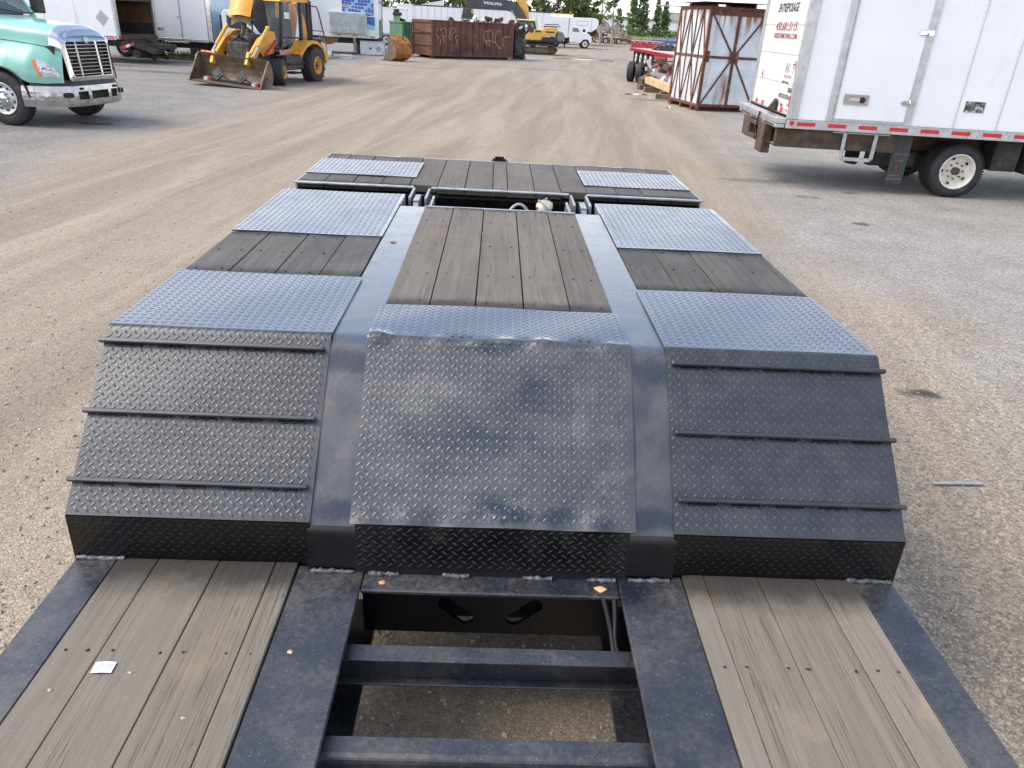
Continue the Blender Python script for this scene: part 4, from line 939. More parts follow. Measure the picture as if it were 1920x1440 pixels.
# grille
g_ = MB()
def gp(d, z): return (1.005+(1.42-z)*.09, YC+d, z)
def ring_strip(inner, outer, dx):
    n_ = len(inner)
    vs = [(gp(d, z)[0]+.035, YC+d, z) for d, z in inner]+[(gp(d, z)[0]+dx, YC+d, z) for d, z in outer]+[(gp(d, z)[0]-.03, YC+d, z) for d, z in inner]
    fs = [(i, (i+1) % n_, n_+(i+1) % n_, n_+i) for i in range(n_)]+[(i, 2*n_+i, 2*n_+(i+1) % n_, (i+1) % n_) for i in range(n_)]
    return vs, fs
inn = [(-.48, .86), (.48, .86), (.505, .90), (.54, 1.38), (.50, 1.425), (-.50, 1.425), (-.54, 1.38), (-.505, .90)]
out_ = [(-.56, .78), (.56, .78), (.60, .82), (.63, 1.44), (.58, 1.50), (-.58, 1.50), (-.63, 1.44), (-.60, .82)]
v_, f_ = ring_strip(inn, out_, .0); g_.add(v_, f_, False)
g_ = g_.build('grille_surround', M_CHROME, T, .012, 2)
def cap_fn(u, v):
    x = .80+.205*v; r = hood_ring(x); k = abs(2*u-1)*14.5; i0 = int(k); p = r[i0]+(r[i0+1]-r[i0])*(k-i0)
    return (x+.014, YC+math.copysign(p.x+.008, u-.5) if abs(u-.5) > .01 else YC, p.y+.012)
MB().grid(cap_fn, 30, 8).build('grille_cap', M_CHROME, T)
MB().grid(lambda u, v: (1.03+.012*math.sin(PI*v)-.05*v, YC+(2*u-1)*(.42-.02*v), 1.43+.075*v), 10, 5).build('grille_brow', M_CHROME, T)
MB().lathe([(.0, .012), (.05, .01), (.062, .0)], (1.04, YC, 1.452), (1, 0, .2), 20).build('badge', M_ALU, T)
MB().box(.95, .965, YC-.52, YC+.52, .84, 1.43).build('radiator_screen', M_DARKIN, T)
for i in range(9):
    z = .895+i*.06; w = .492+.05*(z-.86)/.56
    MB().bar((gp(0, z)[0]+.012, YC-w, z), (gp(0, z)[0]+.012, YC+w, z), .03, .013, (0, 0, 1)).build('grille_bar', M_CHROME, g_)
for d in (-.25, .27): MB().bar((gp(d, .86)[0]-.006, YC+d, .862), (gp(d, 1.42)[0]-.006, YC+d, 1.422), .04, .012, (1, 0, 0)).build('grille_post', M_CHROME, g_)
# bumper: swept plan
bpl = [(.40, -1.03), (.62, -.99), (.85, -.86), (1.02, -.70), (1.10, -.52), (1.125, -.3), (1.13, 0), (1.125, .3), (1.10, .52), (1.02, .70), (.85, .86), (.62, .99), (.40, 1.03)]
dn = []
for i in range(len(bpl)-1):
    for j in range(4):
        t = j/4; a, b = Vector(bpl[i]), Vector(bpl[i+1]); dn.append(a+(b-a)*t)
dn.append(Vector(bpl[-1]))
bmp = MB()
def band(z0, z1, keep, off=0.):
    for a, b in zip(dn, dn[1:]):
        if not keep((a.y+b.y)/2): continue
        n_ = Vector((b.y-a.y, -(b.x-a.x))).normalized(); t_ = .03
        def P(p, z, o): 
            bow = .02*math.sin(PI*(z-.36)/.34); return (p.x+n_.x*(o+bow), YC+p.y+n_.y*(o+bow), z)
        bmp.hexa([P(a, z0, -t_), P(b, z0, -t_), P(b, z0, off), P(a, z0, off), P(a, z1, -t_), P(b, z1, -t_), P(b, z1, off), P(a, z1, off)])
for z0, z1 in ((.36, .42), (.42, .475)): band(z0, z1, lambda y: True)
for z0, z1 in ((.615, .66), (.66, .705)): band(z0, z1, lambda y: True)
for z0, z1 in ((.475, .545), (.545, .615)): band(z0, z1, lambda y: abs(y) > .54 or .26 < abs(y) < .30)
bo = bmp.build('bumper', M_BUMP, T)
MB().box(.98, 1.06, YC-.6, YC+.6, .45, .64).build('bumper_void', M_DARKIN, T)
for s in (-1, 1):
    c = Vector((1.065, YC+s*.72, .56)); n_ = Vector((.75, s*.66, 0)).normalized(); a = Vector((-.66*s, .75, 0)); 
    pts = [c+n_*.012+a*(.085*math.copysign(abs(math.cos(t))**.6, math.cos(t)))+Vector((0, 0, .045*math.copysign(abs(math.sin(t))**.6, math.sin(t)))) for t in [2*PI*i/24 for i in range(24)]]
    pts = [Vector((p.x+.0, p.y, p.z)) for p in pts]
    MB().add([p-n_*.03 for p in pts]+pts, [tuple(range(24, 48))]+[(i, (i+1) % 24, 24+(i+1) % 24, 24+i) for i in range(24)]).build('fog_light_well', M_DARKIN, bo)
    MB().cyl((1.115, YC+s*.44, .66), (1.155, YC+s*.44, .66), .022, 14).build('tow_hole', M_DARKIN, bo)
m = MB()
for a, b in zip(dn[4:-4], dn[5:-4]):
    m.hexa([(a.x-.10, YC+a.y*.97, .70), (b.x-.10, YC+b.y*.97, .70), (b.x-.03, YC+b.y, .702), (a.x-.03, YC+a.y, .702), (a.x-.12, YC+a.y*.95, .80), (b.x-.12, YC+b.y*.95, .80), (b.x-.07, YC+b.y*.96, .80), (a.x-.07, YC+a.y*.96, .80)])
m.build('bumper_fairing', M_FLAP, T)
bx('engine_bay', M_DARKIN, T, -.7, .9, .35, 1.7, .5, 1.35, .0)
wheel(T, (-.02, .0, .46), (.06, -1, 0), .46, .27, .265, M_ALU, M_RUBBER, -.03, 10, 10, .09, M_CHROME, 0, 'front_wheel', .05, .03)
wheel(T, (.0, 2.06, .46), (-.06, 1, 0), .46, .27, .265, M_ALU, M_RUBBER, -.03, 10, 10, .09, M_CHROME, 0, 'front_wheel', .05, .03)
MB().cyl((0, .25, .46), (0, 1.8, .46), .06, 10).build('front_axle', M_UNDER, T)
# cab
cab_ = MB().hexa([(-2.9, .02, .75), (-.75, .02, .75), (-.75, 2.04, .75), (-2.9, 2.04, .75), (-2.9, .02, 1.78), (-.75, .05, 1.78), (-.75, 2.01, 1.78), (-2.9, 2.04, 1.78)])
cab_.hexa([(-2.9, .06, 2.62), (-1.35, .10, 2.62), (-1.35, 1.96, 2.62), (-2.9, 2.0, 2.62), (-2.9, .12, 3.1), (-1.7, .2, 2.95), (-1.7, 1.86, 2.95), (-2.9, 1.94, 3.1)])
for y0, y1 in ((.06, .12), (1.94, 2.0)): cab_.hexa([(-.82, y0-.02, 1.781), (-.74, y0-.02, 1.781), (-.74, y1, 1.781), (-.82, y1, 1.781), (-1.44, y0+.04, 2.619), (-1.36, y0+.04, 2.619), (-1.36, y1, 2.619), (-1.44, y1, 2.619)])
cab_.hexa([(-.80, 1.0, 1.781), (-.76, 1.0, 1.781), (-.76, 1.06, 1.781), (-.80, 1.06, 1.781), (-1.42, 1.0, 2.619), (-1.38, 1.0, 2.619), (-1.38, 1.06, 2.619), (-1.42, 1.06, 2.619)])
for x0 in (-1.95, -2.9): cab_.box(x0, x0+.1, .04, .10, 1.781, 2.62).box(x0, x0+.1, 1.96, 2.02, 1.781, 2.62)
cab_ = cab_.build('cab', M_MINT, T, .02, 2)
MB().add([(-.762, .12, 1.80), (-.762, 1.94, 1.80), (-1.375, 1.93, 2.615), (-1.375, .13, 2.615)], [(0, 1, 2, 3)]).build('windshield', M_GLASS, T, recalc=False)
for s in (.5, 1.5): MB().tube([(-.73, s+.45, 1.82), (-.74, s, 1.83), (-.80, s-.42, 1.90)], .01, 6).build('wiper', M_INK, T)
MB().box(-1.5, -.85, .2, 1.86, 1.60, 1.84).build('dashboard', M_DARKIN, T, .05)
MB().lathe([(.21, .0), (.23, .015), (.21, .03), (.19, .015)], (-1.25, 1.5, 1.98), (.75, 0, .66), 24, closed=True).build('steering_wheel', M_DARKIN, T)
for y in (.35, 1.3): MB().hexa([(-2.1, y, 1.4), (-1.7, y, 1.4), (-1.7, y+.45, 1.4), (-2.1, y+.45, 1.4), (-2.25, y, 2.35), (-2.1, y, 2.35), (-2.1, y+.45, 2.35), (-2.25, y+.45, 2.35)]).build('seat', M_DARKIN, T, .05)
for y in (-.28, 2.16): MB().box(-.98, -.80, y, y+.19, 1.82, 2.5).bar((-.9, min(max(y+.1, .04), 2.02), 1.9), (-.9, y+.1, 1.95), .03, .03).build('mirror', M_FLAP, T, .03, 2)
bx('fuel_tank', M_ALU, T, -2.6, -.9, .05, .65, .3, .9, .15, seg=4)
wheel(T, (-4.4, .0, .46), (0, -1, 0), .46, .27, .265, M_ALU, M_RUBBER, -.1, 10, 10, .09, M_CHROME, 0, 'rear_wheel'); wheel(T, (-4.4, 2.06, .46), (0, 1, 0), .46, .27, .265, M_ALU, M_RUBBER, -.1, 10, 10, .09, M_CHROME, 0, 'rear_wheel')
for y in (.6, 1.4): bx('chassis_rail', M_UNDER, T, -5.2, .6, y, y+.08, .5, .72, .01)

# ------------------------------------------------------------------ backhoe loader
M_YEL = simple('loader_yellow', (.62, .27, .018), .42, 0, .1, 3, [((.30, .13, .03), 6, .62, .78, (1, 1, 1), .6), ((.45, .26, .09), 9, .66, .8)])
M_YEL2 = simple('cylinder_yellow', (.62, .35, .03), .45, 0, .08, 6)
M_BUCK = simple('worn_bucket_steel', (.17, .125, .08), .6, .15, .25, 4, [((.10, .05, .025), 7, .5, .72), ((.30, .24, .17), 3, .56, .75, (1, 1, .5), .7)], bump=(25, .2))
M_DIRTY = simple('greasy_engine_metal', (.06, .055, .048), .7, .1, .5, 9, [((.15, .12, .08), 14, .52, .68)], bump=(22, .7, .03))
M_BLK = simple('machine_black', (.018, .018, .02), .5, 0, .3, 5, [((.07, .065, .055), 6, .52, .75)])
bh = thing('backhoe_loader', 'yellow backhoe loader with raised hood and front bucket on the gravel', 'backhoe', (-6.14, 26.45, 0), -105)
T = bh
def flat_wheel(o, z0=0.0):
    for v in o.data.vertices:
        if v.co.z < z0: v.co.z = z0+(v.co.z-z0)*.05
rw = wheel(T, (-.40, .0, .50), (0, 1, 0), .54, .40, .27, M_YEL, M_RUBBER, -.06, 0, 8, .07, M_BLK, 0, 'rear_wheel')
def chevrons(parent, c, r, w, n_, hgt):
    t = MB()
    for i in range(n_):
        for s in (0, 1):
            th = 2*PI*(i+.5*s)/n_; p = []
            for u in np.linspace(0, 1, 4):
                tt = th+.34*u; y = c[1]-(w*.5*u+.02 if s else w-.02-w*.5*u)
                p.append(Vector((c[0]+math.cos(tt)*(r-.004), y, c[2]+math.sin(tt)*(r-.004))))
            for a, b in zip(p, p[1:]): t.bar(a, b, .05, hgt*2, tuple((a-Vector((c[0], a.y, c[2]))).normalized()))
    o = t.build('tread_bars', M_RUBBER, parent); tag(o, kind='stuff'); return o
t1 = chevrons(rw, (-.40, .0, .50), .54, .40, 14, .022); flat_wheel(rw); flat_wheel(t1)
rw2 = wheel(T, (-.40, -2.0, .52), (0, -1, 0), .54, .40, .27, M_YEL, M_RUBBER, -.06, 0, 8, .07, M_BLK, 0, 'rear_wheel')
sa = R(-16)
fwx = (math.sin(sa), math.cos(sa), 0)
fw1 = wheel(T, (1.80, .02, .385), fwx, .365, .40, .19, M_YEL, M_RUBBER, -.05, 0, 6, .05, M_BLK, 18, 'front_wheel')
wheel(T, (1.80, -1.88, .385), (-fwx[0], -fwx[1], 0), .365, .40, .19, M_YEL, M_RUBBER, -.05, 0, 6, .05, M_BLK, 18, 'front_wheel')
MB().cyl((1.8, -1.6, .40), (1.8, -.4, .40), .08, 10).box(1.7, 1.9, -1.2, -.8, .3, .6).build('front_axle', M_BLK, T)
bx('chassis', M_BLK, T, -1.2, 2.55, -1.40, -.60, .48, .88, .02)
m = MB().box(.25, 1.35, -.52, -.16, .40, .84).box(.3, 1.3, -.16, -.08, .56, .62).box(.45, 1.0, -.50, -.10, .28, .33); m.build('side_tank', M_BLK, T, .03)
# rear fender
fe = MB(); pr = [(.72, .86), (.50, 1.02), (.22, 1.18), (-.12, 1.26), (-.45, 1.24), (-.75, 1.12), (-1.02, .96)]
fe.grid(lambda u, v: (float(np.interp(u, np.linspace(0, 1, 7), [p[0] for p in pr])), -.47+.47*v, float(np.interp(u, np.linspace(0, 1, 7), [p[1] for p in pr]))-.02*abs(v-.5)), 24, 6)
fe.add([(p[0], -.005, p[1]) for p in pr]+[(p[0]*.96-.01, -.005, p[1]-.10) for p in pr], [(i, i+1, 8+i, 7+i) for i in range(6)])
fe.build('fender', M_YEL, T)
MB().grid(lambda u, v: (float(np.interp(u, np.linspace(0, 1, 7), [p[0] for p in pr])), -2.0+.47*v, float(np.interp(u, np.linspace(0, 1, 7), [p[1] for p in pr]))), 18, 4).build('fender', M_YEL, T)
bx('step_panel', simple('faded_orange', (.62, .30, .16), .5), T, .62, 1.3, -.42, -.36, .80, .98, .02)
# cab
cabp = MB()
def post(x0, y, z0, x1, z1, w=.09): cabp.bar((x0, y, z0), (x1, y, z1), w, w, (0, 1, 0))
for y in (-1.66, -.40):
    post(1.18, y, .95, 1.0, 2.33); post(-.10, y, 1.2, -.12, 2.33, .12); post(-.62, y, 1.2, -.62, 2.33, .07); post(1.15, y, 1.35, -.1, 1.30, .05)
cabp.box(-.6, 1.2, -1.66, -.42, .86, .95)
cabp.build('cab_frame', M_BLK, T, .01)
m = MB().hexa([(-.72, -1.72, 2.34), (1.12, -1.72, 2.32), (1.12, -.34, 2.32), (-.72, -.34, 2.34), (-.66, -1.66, 2.47), (1.02, -1.66, 2.45), (1.02, -.40, 2.45), (-.66, -.40, 2.47)]); m.build('cab_roof', M_YEL, T, .03, 2)
M_GLASSC = glass_mat('clear_cab_glass', (.62, .72, .70), .85)
for q in ([(1.16, -1.62, 1.0), (1.16, -.45, 1.0), (1.0, -.45, 2.3), (1.0, -1.62, 2.3)], [(1.12, -.395, 1.02), (-.04, -.395, 1.3), (-.06, -.395, 2.3), (.97, -.395, 2.3)]):
    MB().add(q, [(0, 1, 2, 3)]).build('cab_glass', M_GLASSC, T, recalc=False)
MB().box(.05, .5, -1.3, -.75, .95, 1.25).box(-.02, .12, -1.3, -.75, 1.25, 1.85).build('seat', M_BLK, T, .05)
MB().bar((.95, -1.05, .96), (.8, -1.05, 1.45), .08, .08).lathe([(.18, -.012), (.2, 0), (.18, .012), (.165, 0)], (.78, -1.05, 1.5), (-.45, 0, .9), 20, closed=True).build('steering_wheel', M_BLK, T)
# engine with the hood lifted off it
MB().box(1.45, 2.45, -1.32, -.70, .88, 1.34).cyl((1.6, -.85, 1.3), (2.3, -.85, 1.36), .1, 10).cyl((1.5, -1.15, 1.33), (1.9, -1.15, 1.5), .12, 12).build('engine', M_DIRTY, T, .04)
MB().box(2.46, 2.62, -1.36, -.64, .60, 1.18).build('radiator', M_DIRTY, T, .02)
for k in range(6):
    y = -1.25+k*.1; MB().tube([(2.62-.5*t, y+.12*math.sin(t*4+k), 1.15+.28*math.sin(t*2.6+.4*k)-.2*t) for t in [i/10 for i in range(11)]], .022, 6).build('engine_hose', M_HOSE, T)
hd = MB(); hd.grid(lambda u, v: (2.02-.42*v+.06*math.sin(PI*u), -1.62+.76*u, 1.86+.75*v+.05*math.sin(PI*u)), 10, 8)
hd.grid(lambda u, v: (1.96-.46*v-.1*u, -1.62+.76*u, 1.82+.78*v), 4, 4)
hd = hd.build('raised_hood', M_YEL, T)
MB().prism([(2.0, 1.78), (1.55, 1.42), (1.12, 1.62), (1.2, 2.2), (1.52, 2.62), (1.62, 2.6)], 'y', -.88, -.83).build('hood_flank', M_BLK, hd)
MB().grid(lambda u, v: (1.98-.05*v, -1.56+.66*u, 1.72+.2*v-.12*(2*u-1)**2), 8, 4).build('hood_lip', M_BUCK, hd)
MB().bar((1.75, -1.0, 1.35), (1.7, -1.02, 1.95), .05, .05).bar((1.95, -1.25, 1.3), (1.85, -1.2, 1.85), .06, .06).build('hood_strut', M_BUCK, T)
# loader arms
for y in (-.46, -1.60):
    a = MB(); a.prism([(1.42, 1.30), (1.52, 1.50), (1.9, 1.47), (2.35, 1.30), (3.02, .80), (3.06, .56), (2.86, .58), (2.3, 1.02), (1.75, 1.16)], 'y', y-.06, y+.06); a = a.build('loader_arm', M_YEL, T, .015)
    MB().prism([(1.40, .88), (1.36, 1.42), (1.62, 1.52), (2.25, 1.02), (2.05, .80)], 'y', y-.13, y-.075).build('arm_tower', M_YEL, T, .01)
    yy = y+.12 if y > -1 else y-.12
    c_ = MB().cyl((2.02, yy, 1.56), (2.62, yy, 1.08), .052, 14).cyl((1.98, yy-.05, 1.6), (1.98, yy+.05, 1.6), .05, 10).build('lift_cylinder', M_YEL2, T)
    MB().cyl((2.62, yy, 1.08), (2.92, yy, .84), .034, 12).build('chrome_rod', M_CHROME, c_)
    MB().cyl((2.92, yy, .84), (2.98, yy, .79), .055, 10).bar((2.9, y, .92), (3.1, y, .58), .14, .1, (0, 1, 0)).build('bucket_link', M_YEL2, T, .01)
    MB().bar((1.5, y+.09, 1.22), (2.2, y+.09, .86), .03, .11, (0, 1, 0)).build('arm_decal_bar', simple('orange_red_guard', (.5, .09, .05), .5), T, .005) if y > -1 else None
# bucket
MT = Matrix.Rotation(R(-3.2), 4, 'X'); MT = Matrix.Translation((0, .22, 0)) @ MT @ Matrix.Translation((0, -.22, 0))
prf = [(3.58, .0), (3.3, .012), (3.06, .03), (2.93, .12), (2.88, .26), (2.89, .42), (2.95, .58), (3.06, .74), (3.09, .76)]
bk = MB(); bk.T = MT
pi_ = [(x+.025*(1 if i < 8 else 0)*(1 if i > 2 else 0), z+.028*(1 if i <= 3 else .2)) for i, (x, z) in enumerate(prf)]
n_ = len(prf); yl, yr = -2.06, .20
vs = [(x, y, z) for y in (yl, yr) for x, z in prf]+[(x, y, z) for y in (yl, yr) for x, z in pi_]
fs = [(i, i+1, n_+i+1, n_+i) for i in range(n_-1)]+[(2*n_+i, 3*n_+i, 3*n_+i+1, 2*n_+i+1) for i in range(n_-1)]+[(0, n_, 3*n_, 2*n_), (n_-1, 2*n_-2+1-0, 4*n_-1, 3*n_-1)]
bk.add(vs, fs)
for y in (yl-.03, yr):
    bk.prism([(3.62, .0)]+prf[1:]+[(3.16, .70), (3.40, .36)], 'y', y, y+.03)
bko = bk.build('bucket', M_BUCK, T)
e = MB(); e.T = MT; e.box(3.5, 3.66, yl-.03, yr+.03, -.012, .012); e.build('cutting_edge', M_RUSTY, bko, .004)
e = MB(); e.T = MT
for y in (.205, -2.10):
    e = MB(); e.T = MT; e.prism([(3.62, .02), (3.40, .05), (3.2, .3), (3.34, .34), (3.5, .22)], 'y', y+.027, y+.045); e.build('wear_plate', M_RUSTY, bko, .003)
# rear: guard frame, boom, stabiliser, digging bucket
g_ = MB().tube([(-.55, -.34, 2.26), (-1.15, -.34, 2.25), (-1.28, -.34, 2.1), (-1.62, -.34, 1.34), (-1.5, -.34, 1.2), (-.6, -.34, 1.3)], .022, 8).tube([(-.6, -.34, 1.55), (-1.55, -.34, 1.5)], .016, 6).tube([(-.6, -.34, 1.40), (-1.6, -.34, 1.36)], .016, 6).tube([(-.66, -.3, 1.2), (-.64, -.3, 2.4)], .04, 8); g_.build('guard_rail', M_BLK, T)
MB().prism([(-.8, .9), (-1.35, 1.0), (-1.5, 1.35), (-1.3, 1.9), (-.98, 2.35), (-.82, 2.3), (-.95, 1.6)], 'y', -1.12, -.88).prism([(-1.2, 2.0), (-1.0, 2.42), (-.84, 2.4), (-.72, 1.6), (-.78, 1.1), (-.9, 1.1)], 'y', -1.5, -1.35).build('digging_boom', M_YEL, T, .02)
MB().prism([(-1.12, .55), (-1.40, .52), (-1.62, .8), (-1.55, 1.24), (-1.25, 1.28)], 'y', -.62, -.30).build('stabiliser_housing', M_BLK, T, .02)
MB().prism([(-1.22, 1.18), (-1.5, 1.16), (-1.62, .92), (-1.45, .80), (-1.28, .98)], 'y', -.295, -.27).build('stabiliser_cover', simple('pale_cover', (.45, .45, .42), .5), T, .01)
MB().prism([(-1.42, .80), (-1.66, .88), (-1.74, .60), (-1.52, .50)], 'y', -.5, -.26).build('stabiliser_leg', M_YEL, T, .02)
MB().prism([(-1.7, 1.3), (-2.0, 1.26), (-2.14, .9), (-1.95, .5), (-1.8, .52), (-1.86, .9)], 'y', -1.2, -.5).build('digging_bucket', M_BUCK, T, .02)
# hitch bar lying in the bucket
hbt = thing('hitch_bar', 'black hitch bar with two square mounting plates lying in the loader bucket', 'hitch bar', (-6.14, 26.45, 0), -105)
h = MB(); h.T = MT; h.box(3.33, 3.43, -1.74, .08, .03, .13); h.build('bar', M_INK, hbt, .006)
for y in (-1.28, -.52):
    h = MB(); h.T = MT @ Matrix.Translation((3.36, y, .24)) @ Matrix.Rotation(R(-24), 4, 'Y') @ Matrix.Rotation(R(45), 4, 'X'); h.box(.0, .03, -.14, .14, -.14, .14).box(.03, .042, -.07, .07, -.07, .07); h.build('mounting_plate', M_INK, hbt, .004)
    h = MB(); h.T = MT; h.hexa([(3.30, y-.02, .14), (3.42, y-.02, .14), (3.42, y+.30, .135), (3.30, y+.30, .135), (3.31, y-.02, .24), (3.36, y-.02, .24), (3.36, y+.02, .22), (3.31, y+.02, .22)]); h.build('gusset', M_INK, hbt)
for y in (-1.72, -.16):
    h = MB(); h.T = MT; h.box(3.432, 3.436, y, y+.12, .045, .12).box(3.34, 3.42, y, y+.12, .131, .134); h.build('white_reflector', M_INKW, hbt)
    h = MB(); h.T = MT; h.box(3.432, 3.4365, y+.121, y+.22, .045, .12).box(3.34, 3.42, y+.121, y+.22, .131, .1345); h.build('red_reflector', M_REDT, hbt)
for (dx, c) in ((.0, 'orange plastic cap on the top corner of the loader bucket'),):
    o = MB(); o.T = Matrix.Translation((-6.14, 26.45, 0)) @ Matrix.Rotation(R(-105), 4, 'Z') @ MT
    o.cyl((3.06, -1.98, .77), (3.06, -1.86, .775), .035, 10).cyl((3.06, -1.82, .775), (3.06, -1.66, .775), .035, 10)
    tag(o.build('marker_lamps', M_AMBER, None), 'pair of orange marker lamps lying on the top edge of the loader bucket', 'lamps')
# ------------------------------------------------------------------ trailers and trucks at the left rear
M_PLY = simple('brown_plywood_lining', (.16, .085, .035), .7, 0, .25, 3, [((.08, .045, .025), 4, .5, .7)])
M_KICK = simple('grey_scuff_band', (.045, .045, .05), .6, 0, .3, 4)
M_PLAC = simple('grey_placard', (.42, .42, .40), .5, 0, .15, 9)
bt = thing('box_trailer', 'white box trailer with grey diamond placard and open brown plywood interior', 'trailer', (-14.2, 30.1, 0), -6)
T = bt
bx('side_wall', M_WHITE2, T, -9, .12, 0, .04, .92, 3.4, .003); bx('side_wall', M_WHITE2, T, -9, .12, 2.76, 2.80, .92, 3.4, .003)
bx('lining', M_PLY, T, -8.9, .1, 2.73, 2.757, 1.36, 3.3, .0); bx('lining', M_PLY, T, -8.9, .1, .043, .07, 1.36, 3.3, .0); bx('front_wall', M_PLY, T, -9, -8.9, .045, 2.72, .95, 3.3, .0)
bx('scuff_band', M_KICK, T, -8.88, .1, 2.722, 2.757, .96, 1.355, .0); bx('scuff_band', M_KICK, T, -8.88, .1, .043, .08, .96, 1.355, .0)
bx('floor', M_PLY, T, -9, .1, .045, 2.755, .90, .95, .0); bx('roof', M_WHITE2, T, -9, .12, .0, 2.8, 3.402, 3.45, .01)
bx('bottom_rail', M_GALV, T, -9, .12, -.015, -.002, .79, .93, .003)
bx('rear_post', M_ALU, T, .122, .22, -.01, .16, .82, 3.45, .01); bx('rear_post', M_ALU, T, .122, .22, 2.66, 2.82, .82, 3.45, .01); bx('rear_header', M_UNDER, T, .122, .2, .165, 2.655, 2.10, 3.44, .005)
for z in (2.0, 1.55, 1.05): MB().cyl((.235, .02, z-.08), (.235, .02, z+.08), .02, 8).build('hinge', M_GALV, T)
bx('rear_sill', M_RUSTY, T, .122, .26, .165, 2.655, .80, .92, .008); bx('tail_lamp', M_REDT, T, .222, .23, .03, .11, .86, .94, .0)
for z in (.83, .89): bx('reflector', M_REDT, T, -.26, .04, -.019, -.016, z, z+.03, .0)
MB().add([(-.55, -.004, 1.50), (-.30, -.004, 1.23), (-.05, -.004, 1.50), (-.30, -.004, 1.77)], [(0, 1, 2, 3)]).build('placard', M_PLAC, T, recalc=False)
for z in (1.58, 1.50, 1.40): bx('placard_bar', M_GALV, T, -.44+.0, -.16, -.009, -.005, z, z+.018, .0)
for xs in (-1.3, -2.5, -3.7, -4.9): bx('panel_seam', M_GALV, T, xs-.006, xs+.006, -.003, .001, .935, 3.4, .0)
lg = MB().bar((.2, .7, .70), (1.25, .75, .42), .5, .16).bar((.25, 1.9, .72), (1.2, 1.9, .45), .4, .16).box(.25, 1.5, .9, 1.7, .52, .68).cyl((.5, .5, .35), (.5, 2.3, .35), .16, 12).bar((.3, 1.1, .6), (.9, 1.1, .12), .12, .14).bar((.3, 1.7, .6), (1.1, 1.7, .15), .12, .14).box(.1, .3, .2, 2.6, .45, .78)
lg.build('liftgate', M_UNDER, T, .01)
for k, c in enumerate((M_REDT, M_INKW, M_REDT)): MB().bar((.30+.16*k, -.05, .54+.055*k), (.46+.16*k, -.05, .60+.055*k), .012, .09).build('warning_stripe', c, T)
for x in (-6.5, -5.4): wheel(T, (x, .05, .42), (0, -1, 0), .42, .45, .24, M_RIMW, M_RUBBER, -.06)
bx('chassis', M_UNDER, T, -8.8, .1, .6, 2.2, .55, .78, .02)
T2 = thing('cabover_truck', 'white box truck with white cabover cab behind the backhoe bucket', 'truck', (-13.4, 33.6, 0), -5)
T = T2
bx('box_body', M_WHITE2, T, -3.2, 1.48, 0, 2.3, .83, 3.3, .01); bx('bottom_rail', M_ALU, T, -3.2, 1.48, -.012, 2.3, .72, .828, .006)
bx('corner_post', M_CHROME, T, 1.482, 1.68, -.02, .12, .72, 3.3, .03, seg=3); bx('box_front', simple('blue_white_panel', (.50, .62, .70), .3), T, 1.50, 1.655, .125, 2.3, .74, 3.3, .01)
for x in (.40, -.9): bx('door_post', M_GALV, T, x-.02, x+.02, -.01, -.002, .84, 3.2, .002)
for z in (.98, 1.62): MB().box(.26, .41, -.02, -.012, z-.02, z+.02).build('hinge', M_GALV, T, .003)
bx('vent_sticker', M_PLAC, T, -.67, -.36, -.006, -.001, 1.09, 1.20, .0); bx('sticker_print', M_INKG, T, -.64, -.52, -.0085, -.0065, 1.11, 1.18, .0)
bx('awning_tube', M_GALV, T, -.4, .65, -.03, -.013, .66, .71, .005)
bx('under_frame', M_UNDER, T, -3, 3.6, .5, 1.8, .45, .70, .02); bx('tool_box', M_BLK, T, .62, 1.37, .02, .5, .13, .48, .02); bx('tool_box_label', M_INKW, T, .80, .92, .012, .018, .18, .26, .0)
st_ = MB()
for x in (-.50, -.36): st_.bar((x, .0, .68), (x-.02, .0, .0), .05, .04, (0, 1, 0))
st_.bar((-.5, .0, .04), (-.38, .0, .04), .04, .04).bar((-.36, 0, .66), (-.30, 0, .27), .03, .03).bar((-.40, 0, .27), (-.2, 0, .27), .03, .03).bar((-.2, 0, .27), (-.22, 0, .70), .03, .03).bar((-.52, .1, .05), (-.85, .4, .3), .03, .03)
st_.build('side_step', M_GALV, T)
cb = MB(); cb.prism([(2.08, .74), (2.10, 1.86), (2.22, 1.98), (3.3, 2.0), (3.62, 1.15), (3.66, .70), (3.1, .70), (3.02, .80), (2.2, .80)], 'y', .02, 2.0); cb.build('cab', M_WHITE2, T, .04, 2)
MB().prism([(2.30, 1.36), (2.32, 1.80), (3.12, 1.80), (3.34, 1.24), (2.85, 1.18), (2.62, 1.30)], 'y', .008, .016).build('side_window', simple('dark_tinted_glass', (.03, .045, .05), .08), T); bx('door_handle', M_BLK, T, 2.32, 2.42, .008, .018, .93, 1.10, .004)
bx('intake_snorkel', M_BLK, T, 1.98, 2.07, .1, .22, .5, 1.78, .02); MB().cyl((1.9, -.02, .34), (1.9, .3, .34), .15, 18).build('air_tank', M_BLK, T)
MB().prism([(3.50, 1.22), (3.28, 1.9), (3.31, 1.91), (3.53, 1.23)], 'y', .12, 1.9).build('windshield', M_DARKIN, T)
wheel(T, (2.62, .06, .38), (0, -1, 0), .38, .25, .2, M_RIMW, M_RUBBER, -.04); wheel(T, (-2.2, .06, .38), (0, -1, 0), .38, .25, .2, M_RIMW, M_RUBBER, -.04); wheel(T, (2.62, 1.96, .38), (0, 1, 0), .38, .25, .2, M_RIMW, M_RUBBER, -.04); wheel(T, (-2.2, 2.2, .38), (0, 1, 0), .38, .25, .2, M_RIMW, M_RUBBER, -.04)
dc = thing('dark_container', 'dark ribbed container standing behind the white cabover cab', 'container', (-14.2, 40.5, 0), -4)
bx('body', M_KICK, dc, -1, 4.2, 0, 2.4, .3, 3.4, .02)
